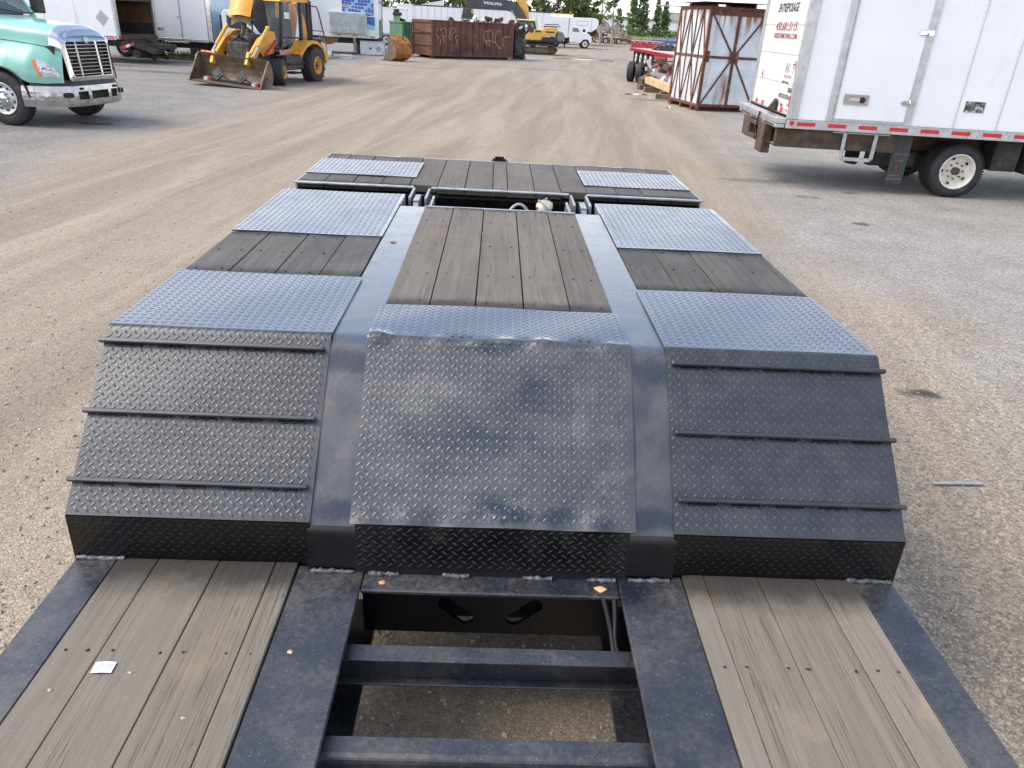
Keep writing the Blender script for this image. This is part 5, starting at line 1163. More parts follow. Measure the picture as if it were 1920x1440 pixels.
for k in range(14): bx('rib', M_KICK, dc, -.9+k*.37, -.75+k*.37, -.03, -.001, .4, 3.35, .01)
# blue printed trailer
M_BLUE = simple('blue_print', (.045, .13, .40), .4, 0, .2, 5); M_SKYB = simple('light_blue_print', (.25, .52, .75), .4, 0, .15, 3)
T3 = thing('printed_trailer', 'white trailer with blue glass tower print and chrome rear doors behind the backhoe', 'trailer', (-8.9, 46.0, 0), 3)
T = T3
for k in range(26): bx('siding_board', M_WHITE2, T, -4.5, 1.86, .0, .03, 1.0+k*.095, 1.0+k*.095+.092, .004)
bx('body', M_WHITE2, T, -4.5, 1.95, .031, 2.5, .97, 3.5, .01); bx('bottom_rail', M_WHITE2, T, -4.5, 1.95, -.02, .03, .86, .998, .006)
for x in (-.3, .6, 1.25): bx('marker_lamp', M_UNDER, T, x, x+.2, -.026, -.021, .96, .99, .0)
bx('reflector', M_REDT, T, 1.55, 1.84, -.027, -.021, .9, .97, .0)
for i in range(10):
    for j in range(9):
        x0, z0 = .05+i*.176, 2.0+j*.16
        if z0 > 2.02+.05*i*.2 or i > 6: bx('print_pane', M_BLUE if (i*7+j*3) % 5 else M_SKYB, T, x0, x0+.166, -.004, -.001, z0+(.0 if z0 > 2 else 0), z0+.15, .0)
MB().grid(lambda u, v: (.05+1.78*u, -.008, 2.42-.30*u*u-.10*u+.035*(v-.5)), 12, 1).build('print_swoosh', M_INKW, T, recalc=False)
MB().grid(lambda u, v: (.05+1.78*u, -.008, 2.50-.12*u*u+.03*(v-.5)), 12, 1).build('print_swoosh', M_INKW, T, recalc=False)
MB().add([(1.40, -.004, 1.28), (1.84, -.004, 1.30), (1.84, -.004, 1.95), (1.40, -.004, 1.97)], [(0, 1, 2, 3)]).build('print_lower', M_SKYB, T, recalc=False); MB().add([(1.40, -.006, 1.60), (1.84, -.006, 1.50), (1.84, -.006, 1.95), (1.40, -.006, 1.97)], [(0, 1, 2, 3)]).build('print_tower', M_BLUE, T, recalc=False)
un = bx('cooling_unit', simple('pale_grey_unit', (.50, .54, .53), .45), T, -.64, 1.37, -.35, -.02, 1.08, 2.14, .02)
bx('unit_screen', simple('grey_mesh', (.40, .45, .45), .6), un, -.58, .82, -.358, -.351, 1.40, 2.08, .0)
for k in range(13): bx('louvre', M_GALV, un, .90, 1.32, -.37, -.351, 1.14+k*.07, 1.175+k*.07, .0)
for x in (-.5, -.02, .45): bx('vent', M_PLAC, un, x, x+.33, -.358, -.351, 1.13, 1.31, .0)
bx('rear_post', M_WHITE2, T, 1.952, 2.04, -.02, .12, .90, 3.5, .01)
bx('rear_door', M_CHROME, T, 2.0, 2.045, .13, 1.75, .95, 3.4, .0); bx('rear_door', simple('worn_grey_door', (.30, .31, .31), .4, .4, .2, 3), T, 2.0, 2.05, 1.78, 2.5, .95, 3.4, .01)
for z in (1.05, 1.35, 1.8, 2.6): bx('hinge', M_BLK, T, 2.052, 2.075, 2.1, 2.35, z, z+.1, .01)
bx('chassis', M_UNDER, T, -4, 1.95, .4, 2.1, .55, .86, .02); bx('landing_leg', M_PLAC, T, .56, .72, .3, .42, .1, .85, .01); bx('landing_leg', M_PLAC, T, .56, .72, 2.0, 2.12, .1, .85, .01)
MB().prism([(-1.4, .95), (-.2, .85), (-.3, .6), (-.7, .45), (-1.3, .4)], 'y', .1, .5).build('yellow_bracket', simple('dull_ochre', (.22, .14, .04), .6), T)
for x in (-3.2, -2.2): wheel(T, (x, .1, .45), (0, -1, 0), .45, .4, .25, M_RIMW, M_RUBBER, -.05)
eb_ = thing('electrical_box', 'pale grey metal cabinet with diamond label standing below the printed trailer', 'cabinet', (-7.86, 45.7, 0), 3)
bx('body', simple('pale_blue_grey_box', (.48, .56, .60), .4), eb_, 0, 1.36, 0, .6, .03, .70, .015); bx('foot', M_UNDER, eb_, .1, .3, .05, .5, 0, .029, .0); bx('foot', M_UNDER, eb_, 1.05, 1.25, .05, .5, 0, .029, .0)
bx('lid', M_PLAC, eb_, -.03, 1.39, -.02, .62, .702, .73, .006); MB().cyl((.57, -.002, .36), (.57, -.012, .36), .06, 16).build('knockout', M_UNDER, eb_)
MB().add([(.86, -.004, .36), (1.03, -.004, .19), (1.20, -.004, .36), (1.03, -.004, .53)], [(0, 1, 2, 3)]).build('diamond_label', simple('label_grey', (.28, .30, .28), .5), eb_, recalc=False)
bx('side_bracket', M_PLAC, eb_, 1.362, 1.44, .1, .4, .12, .42, .01); bx('mark', M_INK, eb_, 1.24, 1.26, -.006, -.001, .08, .20, 0)
wj = thing('white_drum', 'pale blue plastic drum lying behind the backhoe', 'drum', (-8.9, 40.2, 0), 5)
MB().lathe([(0, 0), (.16, 0), (.19, .03), (.19, .5), (.17, .56), (0, .56)], (0, 0, .19), (1, 0, 0), 20).build('drum', simple('pale_blue_plastic', (.42, .50, .56), .4), wj); MB().cyl((.57, 0, .2), (.62, .0, .2), .05, 10).build('bung', M_INK, wj)
pk = thing('white_plank', 'white plank block lying on the gravel right of the pale drum', 'plank', (-8.05, 40.9, 0), 6)
bx('plank_body', M_INKW, pk, 0, .55, 0, .2, .0, .2, .01); bx('plank_groove', M_UNDER, pk, .02, .54, -.003, -.001, .09, .11, 0)
br = thing('white_barrel', 'white rounded tank lying under the printed trailer', 'tank', (-8.6, 48.6, 0), 3)
MB().lathe([(0, 0), (.2, .01), (.28, .06), (.28, .9), (.2, .96), (0, .97)], (0, 0, .28), (1, 0, 0), 18).build('shell', M_PLAC, br); bx('cradle', M_UNDER, br, .1, .9, -.2, .2, 0, .05, .0)
# orange excavator bucket
M_ORUST = simple('orange_rusted_paint', (.42, .17, .03), .6, 0, .25, 4, [((.15, .065, .03), 6, .44, .60), ((.28, .24, .20), 5, .6, .76)], bump=(25, .25))
ob = thing('excavator_bucket', 'rusty orange excavator bucket lying on the yard beside the brown skip', 'bucket', (-5.52, 41.2, 0), -38)
pf = [(-.62, .02), (-.30, .0), (.02, .04), (.26, .16), (.40, .36), (.42, .60), (.34, .82), (.18, 1.0), (-.02, 1.1), (-.28, 1.06)]
m = MB(); n_ = len(pf)
m.add([(x, y, z) for y in (0, 1.05) for x, z in pf]+[(x*.93-.02, y, z*.93+.035) for y in (0, 1.05) for x, z in pf], [(i, i+1, n_+i+1, n_+i) for i in range(n_-1)]+[(2*n_+i+1, 2*n_+i, 3*n_+i, 3*n_+i+1) for i in range(n_-1)]+[(0, n_, 3*n_, 2*n_), (n_-1, 2*n_-1, 4*n_-1, 3*n_-1)])
sh_ = m.build('shell', M_ORUST, ob)
for y in (-.03, 1.05): MB().prism(pf+[(-.22, .75), (-.30, .38)], 'y', y, y+.035).build('side_plate', M_BUCK if y < 0 else M_ORUST, ob, .008)
for y in (.02, .27, .52, .77, .98):
    m = MB(); o_ = [(x*1.07+.0, z*1.04) for x, z in pf[2:]]
    m.prism(o_+[(x*.99, z*.99) for x, z in pf[2:]][::-1], 'y', y, y+.06); m.build('back_rib', M_ORUST, ob, .006)
for y in (.35, .65): MB().prism([(-.25, 1.04), (.10, 1.02), (.04, 1.2), (-.10, 1.26), (-.22, 1.18)], 'y', y, y+.06).build('pin_ear', M_ORUST, ob, .008)
for k in range(4): MB().prism([(-.66, .0), (-.84, .02), (-.66, .06)], 'y', .06+k*.28, .16+k*.28).build('tooth', M_BUCK, ob)
# green skips, junk heap
M_GRN = simple('green_skip_paint', (.035, .13, .055), .55, 0, .2, 3, [((.10, .07, .04), 6, .58, .75)])
M_LGRN = simple('pale_green_paint', (.24, .40, .21), .55, 0, .15, 3, [((.15, .1, .06), 8, .6, .75)])
gs = thing('green_skip', 'dark green ribbed skip between the orange bucket and the brown skip', 'skip', (-6.4, 53.4, 0), 30)
bx('body', M_GRN, gs, 0, 4, 0, 2.2, .25, 1.66, .02); bx('top_rail', M_GRN, gs, -.04, 4.04, -.05, 2.24, 1.662, 1.76, .01); bx('skid', M_UNDER, gs, .1, 3.9, .3, 1.9, 0, .248, .0)
for k in range(10): bx('rib', M_GRN, gs, .05+k*.22, .13+k*.22, -.05, -.001, .28, 1.655, .01)
lgp = thing('pale_green_container', 'pale green steel container end standing left of the junk heap', 'container', (-7.36, 56.2, 0), 4)
bx('body', M_LGRN, lgp, 0, .40, 0, 2.2, .0, 2.08, .02); bx('post', M_LGRN, lgp, .31, .41, -.05, -.001, 0, 2.08, .01); m = MB(); m.box(-.02, .5, -.08, 2.1, 2.085, 2.3); m.cyl((.2, .5, 2.3), (.2, .5, 2.5), .2, 10); m.build('top_machine', M_UNDER, lgp, .03)
def heap(name, label, cat, c, n_, sx, sy, sz, mats, seed, smax=.35):
    r = random.Random(seed); o = thing(name, label, cat, c); mbs = [MB() for _ in mats]
    for i in range(n_):
        u = r.random(); a = r.uniform(0, 2*PI); q = math.sqrt(u); h = sz*(1-q**1.3)*r.uniform(.7, 1.0)
        p = Vector((q*sx*math.cos(a), q*sy*math.sin(a), max(.04, h))); s = r.uniform(.25, 1)*smax
        e = Matrix.Translation(p) @ Matrix.Rotation(r.uniform(0, 6), 4, Vector((r.uniform(-1, 1), r.uniform(-1, 1), r.uniform(-1, 1))).normalized()); k = r.randrange(len(mats))
        mbs[k].T = e; mbs[k].box(-s*r.uniform(.3, 1.2), s*r.uniform(.3, 1), -s*r.uniform(.2, .8), s*r.uniform(.2, .8), -s*.25, s*r.uniform(.1, .4))
    for b_, mt in zip(mbs, mats): tag(b_.build('debris', mt, o), kind='stuff')
    return o
jh = heap('scrap_heap', 'dark scrap heap piled between the green skips', 'scrap heap', (-6.9, 57.5, .0), 240, .9, .8, 2.0, (M_UNDER, M_RUSTY, M_PLAC), 3)
# brown skip with graffiti
M_SKIP = simple('brown_skip_paint', (.125, .044, .034), .65, 0, .16, 1.3, [((.055, .025, .022), 3, .5, .7, (1, 1, .35)), ((.17, .085, .05), 5, .56, .74, (1, 1, .5)), ((.06, .02, .03), .9, .52, .62)], bump=(9, .3, .05))
M_SKIPD = simple('rust_brown_skip_end', (.16, .075, .045), .7, 0, .2, 2.5, [((.09, .04, .028), 5, .52, .7), ((.28, .16, .10), 9, .62, .74)])
M_SPRAY = simple('cream_spray_paint', (.34, .24, .16), .7, 0, .35, 20)
sk = thing('brown_skip', 'long rusty brown skip with cream graffiti in front of the excavator', 'skip', (-3.86, 46.08, 0), 35)
T = sk; LS = 5.72
bx('side', M_SKIP, T, .07, LS, .04, .12, .12, 1.93, .006); bx('far_side', M_SKIP, T, .07, LS, 2.2, 2.28, .12, 1.95, .006); bx('end', M_SKIP, T, LS-.06, LS, .125, 2.195, .12, 1.93, .006); bx('floor', M_SKIP, T, .07, LS-.07, .125, 2.195, .12, .2, .0)
dr = bx('end_door', M_SKIPD, T, .0, .05, .10, 2.24, .14, 1.90, .006)
for z in (.15, .66, 1.28, 1.84): bx('door_bar', M_SKIPD, dr, -.05, -.001, .12, 2.22, z, z+.075, .008)
for y in (.10, 2.14): bx('door_stile', M_SKIPD, dr, -.05, -.001, y, y+.1, .14, 1.90, .006) if y > 1 else None
for k in range(13): bx('rib', M_SKIP, T, .22+k*.425, .30+k*.425, .0, .038, .24, 1.90, .008)
bx('top_rail', M_SKIP, T, .0, LS+.02, -.02, .13, 1.932, 2.0, .012); bx('bottom_rail', M_SKIP, T, .07, LS, -.01, .04, .13, .235, .01); bx('door_head', M_SKIP, T, -.03, .06, .135, 2.28, 1.905, 1.99, .01)
bx('corner_post', M_SKIP, T, -.03, .068, -.02, .095, .06, 1.93, .008); bx('corner_post', M_SKIP, T, -.03, .06, 2.245, 2.32, .06, 1.95, .006)
for z in (.55, 1.05, 1.65): MB().cyl((-.04, -.03, z-.06), (-.04, -.03, z+.06), .028, 8).build('hinge', M_UNDER, T)
MB().tube([(-.07, 2.2, 1.52), (-.075, 1.2, 1.36), (-.07, .1, 1.34), (.1, -.04, 1.33), (.55, -.03, 1.34)], .012, 6).build('chain', M_UNDER, T)
bx('skid', M_UNDER, T, .3, LS-.2, .3, .5, 0, .118, .0); bx('skid', M_UNDER, T, .3, LS-.2, 1.8, 2.0, 0, .118, .0)
TAGS = [[(1.36, 1.42), (1.33, 1.31), (1.46, 1.14), (1.58, 1.07)], [(1.41, 1.48), (1.5, 1.54)], [(1.63, 1.59), (1.67, 1.44), (1.74, 1.55), (1.91, 1.61), (1.99, 1.5), (2.0, 1.22)], [(1.84, 1.38), (1.75, 1.32), (1.75, 1.19), (1.99, 1.16)],
        [(2.28, 1.55), (2.23, 1.2), (2.14, 1.1)], [(2.28, 1.55), (2.45, 1.62), (2.61, 1.55), (2.55, 1.39), (2.45, 1.31)], [(2.31, 1.36), (2.35, 1.05), (2.24, 1.07)], [(2.82, 1.25), (2.67, 1.22), (2.63, 1.12), (2.74, .91), (2.66, .71)], [(1.8, 1.11), (1.9, .84)], [(1.69, 1.05), (1.6, .74)],
        [(4.88, 1.49), (4.7, 1.54), (4.58, 1.35), (4.61, 1.12), (4.78, 1.02)], [(4.9, 1.56), (4.89, 1.25), (4.95, 1.09)], [(4.93, 1.56), (5.11, 1.6), (5.22, 1.48), (5.18, 1.12)], [(4.67, .97), (4.96, 1.04), (5.23, 1.01), (5.44, .92)], [(4.96, 1.02), (5.06, .75)], [(4.84, .95), (4.79, .77)],
        [(5.83, 1.41), (5.77, 1.55), (5.59, 1.58), (5.47, 1.45), (5.41, 1.1), (5.56, .81), (5.78, .63), (5.9, .66)], [(6.51, 1.25), (6.26, 1.29), (5.97, 1.17), (5.95, 1.01), (6.02, .75)], [(4.0, 1.28), (3.88, 1.2)], [(4.15, .85), (4.15, .55)], [(1.42, 1.0), (1.44, .97)]]
gm = MB()
for P_ in TAGS:
    q = []
    for i in range(len(P_)-1):
        p0, p1, p2, p3 = [Vector(P_[min(max(i+d, 0), len(P_)-1)]) for d in (-1, 0, 1, 2)]
        for t in [k/6 for k in range(6)]: q.append(.5*((2*p1)+(p2-p0)*t+(2*p0-5*p1+4*p2-p3)*t*t+(3*p1-p0-3*p2+p3)*t**3))
    q.append(Vector(P_[-1]))
    for a, b in zip(q, q[1:]):
        d = (b-a).normalized()*.004; n2 = Vector((-d.y, d.x))*(.021/.004)
        gm.add([((p.x-1.09)*1.0, -.0035, p.y) for p in (a-d-n2, b+d-n2, b+d+n2, a-d+n2)], [(0, 1, 2, 3)])
tag(gm.build('graffiti', M_SPRAY, T, recalc=False), 'cream spray painted graffiti scrawl', kind='stuff')
ln = heap('skip_load', 'torn white sheeting and dark scrap showing above the brown skip', 'scrap load', (-.8, 49.8, 1.75), 90, 3.4, 1.0, .45, (M_INKW, M_RUSTY, M_RUST), 11, .35); ln.rotation_euler = (0, 0, R(33.4))
tk = thing('black_tank', 'glossy black plastic tank standing at the right end of the brown skip', 'tank', (1.12, 50.9, 0), 8)
m = MB(); m.grid(lambda u, v: ((.40+.02*math.sin(v*9+u*20))*math.copysign(abs(math.cos(2*PI*u))**.5, math.cos(2*PI*u)), (.34+.02*math.sin(v*7))*math.copysign(abs(math.sin(2*PI*u))**.5, math.sin(2*PI*u)), .08+1.62*v), 40, 12); m.box(-.38, .38, -.3, .3, 1.68, 1.70).box(-.4, .4, -.33, .33, 0, .08)
m.build('tank_body', simple('glossy_black_plastic', (.008, .009, .014), .22, 0, .3, 4, bump=(3, .6, .1)), tk)
MB().tube([(.36, -.3, 1.0), (.42, -.38, .7), (.36, -.36, .3), (.45, -.38, .05)], .03, 8).build('outlet_hose', M_HOSE, tk)
# yellow excavator
M_EXY = simple('excavator_yellow', (.66, .37, .07), .42, 0, .08, 3)
M_EXG = simple('boom_dark_grey', (.048, .052, .056), .5, 0, .15, 2)
ex = thing('excavator', 'yellow excavator with dark grey boom reaching over the brown skip', 'excavator', (0, 60, 0), 0)
T = ex
for y in (0, 1.75):
    tr = MB(); o_ = [(1.3, .36), (1.42, .60), (1.65, .68), (3.8, .72), (4.1, .62), (4.28, .38), (4.1, .10), (3.8, .0), (1.6, .0), (1.4, .12)]
    i_ = [(2.7+(x-2.7)*.93, .36+(z-.36)*.78) for x, z in o_]
    k = len(o_); v = [(x, yy, z) for yy in (y, y+.5) for x, z in o_]+[(x, yy, z) for yy in (y, y+.5) for x, z in i_]
    tr.add(v, [(i, (i+1) % k, k+(i+1) % k, k+i) for i in range(k)]+[(2*k+i, 3*k+i, 3*k+(i+1) % k, 2*k+(i+1) % k) for i in range(k)]+[(i, 2*k+i, 2*k+(i+1) % k, (i+1) % k) for i in range(k)]+[(k+i, k+(i+1) % k, 3*k+(i+1) % k, 3*k+i) for i in range(k)])
    tr = tr.build('track', M_RUSTY, T); bx('track_frame', simple('dusty_brown_frame', (.14, .11, .08), .8) if y == 0 else M_RUSTY, T, 1.7, 3.8, y+.1, y+.4, .16, .46, .03)
    MB().cyl((3.85, y+.06, .36), (3.85, y+.44, .36), .25, 18).build('sprocket', M_RUSTY, tr); MB().cyl((1.65, y+.06, .34), (1.65, y+.44, .34), .24, 18).build('idler', M_RUSTY, tr)
    for x in (2.1, 2.6, 3.1): MB().cyl((x, y+.05, .11), (x, y+.45, .11), .1, 10).build('roller', M_RUSTY, tr)
bx('turntable', M_BLK, T, 2.0, 4.0, .4, 1.8, .66, .86, .03)
bx('deck', M_BLK, T, 1.8, 4.6, .0, 2.3, .862, .97, .02)
MB().prism([(1.83, .97), (1.82, 1.24), (2.21, 1.60), (2.53, 1.69), (3.02, 1.67), (3.25, 1.83), (4.15, 1.88), (4.18, 1.64), (4.02, 1.30), (3.1, 1.24), (2.98, .98)], 'y', .02, 2.28).build('body_panel', M_EXY, T, .03)
bx('side_grille', M_BLK, T, 3.1, 4.15, .0, .018, .98, 1.22, .0); bx('side_vent', M_BLK, T, 3.3, 3.95, .0, .018, 1.52, 1.6, .0); bx('badge', M_INK, T, 2.55, 2.95, .0, .018, 1.52, 1.62, .0)
MB().prism([(4.18, .97), (4.18, 1.66), (4.56, 1.60), (4.74, 1.3), (4.72, .96)], 'y', .02, 2.28).build('counterweight', simple('counterweight_grey', (.16, .165, .16), .5), T, .04)
m = MB().box(3.2, 4.2, .1, 1.2, 1.89, 1.96).tube([(3.15, .1, 1.75), (3.25, .1, 2.05), (4.2, .1, 2.08), (4.35, .1, 1.9)], .03, 6); m.build('engine_cover_rail', M_BLK, T)
MB().prism([(1.16, .98), (1.14, 1.62), (1.23, 2.2), (2.45, 2.22), (2.62, 1.70), (2.2, 1.55), (1.9, .98)], 'y', .06, 1.0).build('cab', M_BLK, T, .03); MB().prism([(1.28, 1.66), (1.34, 2.12), (1.92, 2.12), (1.92, 1.60), (1.6, 1.6)], 'y', .05, .058).build('cab_window', simple('tinted_cab_window', (.06, .10, .10), .1), T)
MB().prism([(2.02, 1.62), (2.02, 2.1), (2.34, 2.1), (2.44, 1.72)], 'y', .05, .058).build('cab_window', simple('light_cab_window', (.12, .25, .26), .12), T)
bx('cab_roof', simple('pale_yellow_roof', (.75, .62, .28), .45), T, 1.2, 2.5, .03, 1.03, 2.222, 2.32, .03); MB().tube([(2.5, .1, 2.3), (2.56, .1, 1.7)], .03, 6).tube([(2.62, .1, 2.3), (2.66, .1, 1.7)], .025, 6).tube([(2.48, .1, 2.3), (2.64, .1, 2.28)], .025, 6).build('cab_rail', simple('pale_rail', (.6, .5, .25), .5), T)
lo = [(-2.1, 2.93), (-1.02, 2.93), (.21, 2.88), (.68, 2.75), (1.02, 2.45), (1.30, 1.8)]; hi = [(2.0, 1.8), (1.90, 2.39), (1.63, 2.82), (1.27, 3.21), (.73, 3.50), (-.4, 3.56), (-2.1, 3.48)]
MB().prism(lo+hi, 'y', 1.1, 1.5).build('boom', M_EXG, T, .02)
MB().prism([(.98, 3.62), (1.27, 3.25), (1.64, 2.86), (1.93, 2.3), (2.1, 2.3), (1.98, 3.1), (1.78, 3.7), (1.5, 4.0), (1.1, 4.0)], 'y', 1.55, 1.95).build('rear_boom', M_EXY, T, .02); MB().cyl((1.30, 1.04, 2.0), (.72, 1.04, 2.86), .05, 10).build('boom_cylinder', M_ALU, T); MB().cyl((1.35, 2.0, 3.05), (1.25, 2.0, 3.9), .05, 8).build('stick_cylinder', M_CHROME, T)
MB().prism([(-2.72, 3.95), (-2.10, 3.95), (-2.08, 2.9), (-2.2, 2.78), (-2.62, 2.8)], 'y', 1.14, 1.46).build('stick', M_EXG, T, .02); MB().tube([(-2.95, 1.1, 3.1), (-3.0, 1.1, 2.8), (-2.85, 1.1, 2.9)], .03, 6).build('hydraulic_hose', M_INKW, T)
MB().prism([(-2.84, 2.83), (-2.13, 2.86), (-2.05, 2.2), (-2.12, 2.12), (-2.9, 2.12), (-2.97, 2.2)], 'y', 1.0, 1.6).build('grab', M_EXG, T, .03); MB().prism([(-2.2, 2.82), (-2.02, 2.7), (-2.08, 2.5), (-2.25, 2.55)], 'y', .95, .999).build('grab_link', M_EXY, T)
text_part('lettering', 'VOLVO', .23, simple('pale_boom_letters', (.62, .64, .64), .5), T, frame_m((-1.36, 1.095, 3.19), (.99, 0, -.05), (.05, 0, .99)), 0, 1.75, bold=.012)
# ------------------------------------------------------------------ far white trailers and truck
def far_trailer(label, loc, rz, L_, h0, h1, top=None, seams=True):
    t = thing('parked_trailer', label, 'trailer', loc, rz, 'white trailers parked at the back')
    bx('box_body', M_WHITE2, t, 0, L_, 0, 2.3, h0, h1, .02); bx('top_rail', top or M_KICK, t, -.02, L_+.02, -.02, 2.32, h1+.002, h1+.10, .01); bx('bottom_rail', M_GALV, t, 0, L_, -.02, -.001, h0-.08, h0+.06, .0)
    if seams:
        for k in range(int(L_/.6)): bx('panel_seam', M_GALV, t, .3+k*.6, .325+k*.6, -.012, -.001, h0+.07, h1, .0)
    for x in (L_-1.6, L_-2.6):
        wheel(t, (x, .1, .42), (0, -1, 0), .42, .4, .24, M_RIMW, M_RUBBER, -.05)
    bx('landing_leg', M_UNDER, t, 1.5, 1.62, .3, .4, 0, h0, .0); bx('chassis', M_UNDER, t, .4, L_-.3, .5, 1.8, h0-.25, h0-.09, .0)
    return t
far_trailer('long white box trailer with dark top rail behind the skip and excavator boom', (-8.3, 76.5, 0), 6, 13.1, .9, 3.0)
far_trailer('shorter white trailer with a thin yellow top edge left of the white truck', (5.1, 83.5, 0), 4, 2.2, .6, 2.98, simple('yellow_edge', (.65, .55, .15), .5), False)
far_trailer('bluish white trailer end left of the junk and green skip', (-9.4, 62, 0), 4, 2.3, .8, 2.5, M_WHITE2, False)
far_trailer('cream white trailer between the bluish trailer end and the long white trailer', (-8.9, 70.5, 0), 3, 1.3, .7, 2.9, M_WHITE2, False)
rf_ = thing('roof_fairing', 'small white wedge roof fairing standing above the long white trailer', 'fairing', (-7.6, 77.6, 3.10), 6)
MB().prism([(.0, 0), (2.2, 0), (2.2, .42), (2.05, .44)], 'y', 0, 1.2).build('fairing_shell', M_WHITE2, rf_, .01)
wt = thing('white_box_truck', 'white box truck with rounded nose box and white cab, parked facing right', 'truck', (6.8, 82, 0), 0)
T = wt
MB().prism([(0, .95), (0, 2.78), (2.3, 2.82), (2.72, 2.78), (2.94, 2.6), (2.96, 2.2), (2.78, 1.85), (2.38, 1.62), (2.36, 1.55), (1.9, 1.55), (1.85, .95)], 'y', 0, 2.1).build('box_body', M_WHITE2, T, .04, 2)
for x in (.0, 2.22): bx('box_post', M_ALU, T, x, x+.06, -.012, -.001, 1.6, 2.78, .0)
bx('box_lettering', M_PLAC, T, .8, 1.9, -.006, -.001, 2.1, 2.5, .0); bx('box_lettering_patch', M_WHITE2, T, .84, 1.86, -.0095, -.0065, 2.14, 2.46, .0)
MB().prism([(.15, .55), (.15, 1.9), (.28, 1.98), (.95, 1.96), (1.25, 1.5), (2.05, 1.36), (2.36, 1.1), (2.40, .62), (2.2, .5), (2.12, .74), (1.9, .86), (1.6, .84), (1.4, .7), (1.3, .5)], 'y', -.02, 2.0).build('cab', M_WHITE2, T, .05, 2)
MB().prism([(.38, 1.52), (.40, 1.88), (.88, 1.86), (1.14, 1.50)], 'y', -.032, -.024).build('side_window', simple('greenish_window', (.12, .24, .23), .1), T); bx('air_horn_gap', M_INK, T, 1.2, 2.1, .05, 1.9, 1.55, 1.66, .0); MB().cyl((1.55, .0, 1.64), (1.55, .3, 1.64), .14, 14).build('intake', M_AMBER, T)
wheel(T, (1.75, .0, .43), (0, -1, 0), .43, .28, .25, M_RIMW, M_RUBBER, -.03, 0, 0, .08); wheel(T, (1.75, 2.0, .43), (0, 1, 0), .43, .28, .25, M_RIMW, M_RUBBER, -.03, 0, 0, .08); wheel(T, (-2.6, .1, .43), (0, -1, 0), .43, .28, .25, M_RIMW, M_RUBBER, -.03)
bx('fuel_tank', M_ALU, T, .2, 1.2, -.02, .5, .36, .54, .03); bx('chassis', M_UNDER, T, -4.2, 1.6, .4, 1.6, .48, .9, .02); bx('rear_box', M_WHITE2, T, -4.5, -.03, .01, 2.1, .93, 2.80, .02); bx('front_bumper', M_CHROME, T, 2.2, 2.48, .02, 1.98, .36, .56, .03)
# rubble pile and red lowbed in front of it
def mound(name, label, cat, c, sx, sy, sz, mat, seed, peaks):
    rs = random.Random(seed); off = Vector((rs.random()*50, rs.random()*50, 0))
    def fn(u, v):
        x = (2*u-1)*sx; y = (2*v-1)*sy; h = 0
        for px_, hh, w in peaks: h = max(h, hh*max(0, 1-math.hypot((x-px_)/w, y/sy)**1.15))
        k = mnoise.fractal(Vector((x*1.3, y*1.3, 0))+off, 1.0, 2.0, 5)
        return (x+.15*k, y, max(-.05, h+(.28*k if h > .03 else 0)))
    o = MB().grid(fn, 90, 50, smooth=False).build(name, mat, None, loc=c, recalc=False)
    return tag(o, label, cat)
M_RUB = simple('rubble_earth', (.20, .165, .125), .9, 0, .3, 1.6, [((.09, .075, .06), 3, .48, .66), ((.42, .37, .30), 7, .58, .7)], bump=(6, .8, .15))
mound('rubble_pile', 'brown rubble and earth pile right of the white truck', 'rubble pile', (16.4, 119.5, 0), 4.4, 3.0, 3.3, M_RUB, 5, [(-1.4, 3.1, 2.4), (.3, 2.5, 3.4)])
heap('broken_concrete', 'pale broken concrete chunks at the foot of the rubble pile', 'rubble', (14.6, 116.2, 0), 300, 2.0, 1.2, 1.7, (M_PLAC, simple('tan_chunk', (.3, .23, .16), .9), M_RUSTY, simple('pale_chunk', (.5, .46, .4), .9)), 21, .34)
M_REDP = simple('faded_red_paint', (.36, .028, .04), .5, 0, .15, 3, [((.45, .22, .2), 6, .6, .8, (1, 1, 1), .6)])
M_REDB = simple('brown_red_paint', (.17, .045, .035), .65, 0, .2, 4)
rl = thing('red_lowbed', 'brownish red lowbed trailer parked in front of the rubble pile', 'trailer', (14.2, 112, 0), 0)
bx('deck', M_REDB, rl, 0, 2.4, 0, 1.9, .60, .76, .02); MB().prism([(2.4, .35), (2.4, .76), (3.2, .74), (4.3, .45), (4.3, .2), (2.6, .2)], 'y', 0, 1.9).build('gooseneck', M_REDB, rl, .02); bx('lettering_panel', M_INKW, rl, 2.5, 3.3, -.01, -.003, .24, .36, .0)
for x in (.3, 1.25, 2.1): wheel(rl, (x, .0, .36), (0, -1, 0), .36, .4, .22, M_RIMW, M_RUBBER, -.04)
for x in (.2, 1.0, 1.7): bx('deck_timber', M_PLAC, rl, x, x+.6, -.1, 1.8, .77, .86, .01)
# red flatbed trailer running away behind the crate
fb = thing('red_flatbed', 'red flatbed trailer with worn pale deck and four wheels behind the crate', 'trailer', (8.9, 55, 0), 3)
T = fb
bx('deck', simple('worn_pink_deck', (.50, .38, .35), .6, 0, .12, 2), T, 0, 2.5, -11, 0, .90, .95, .005); bx('headboard', M_REDP, T, 0, 2.15, .0, .12, .80, 1.36, .01); bx('board_cap', M_INKW, T, 0, 2.15, -.01, .13, 1.362, 1.40, .005)
for x in (.1, .5, .95, 1.4, 1.85): bx('reflector', M_INKW, T, x, x+.14, -.008, -.001, 1.27, 1.31, .0)
for x in (.35, .6, 1.6, 1.85): bx('tail_lamp', M_AMBER, T, x, x+.1, -.008, -.001, 1.10, 1.15, .0)
bx('side_rail', M_REDP, T, -.05, -.001, -11, 0, .78, .95, .008)
for k in range(26): bx('stake_pocket', M_REDP, T, -.11, -.051, -10.8+k*.42, -10.68+k*.42, .76, .93, .005)
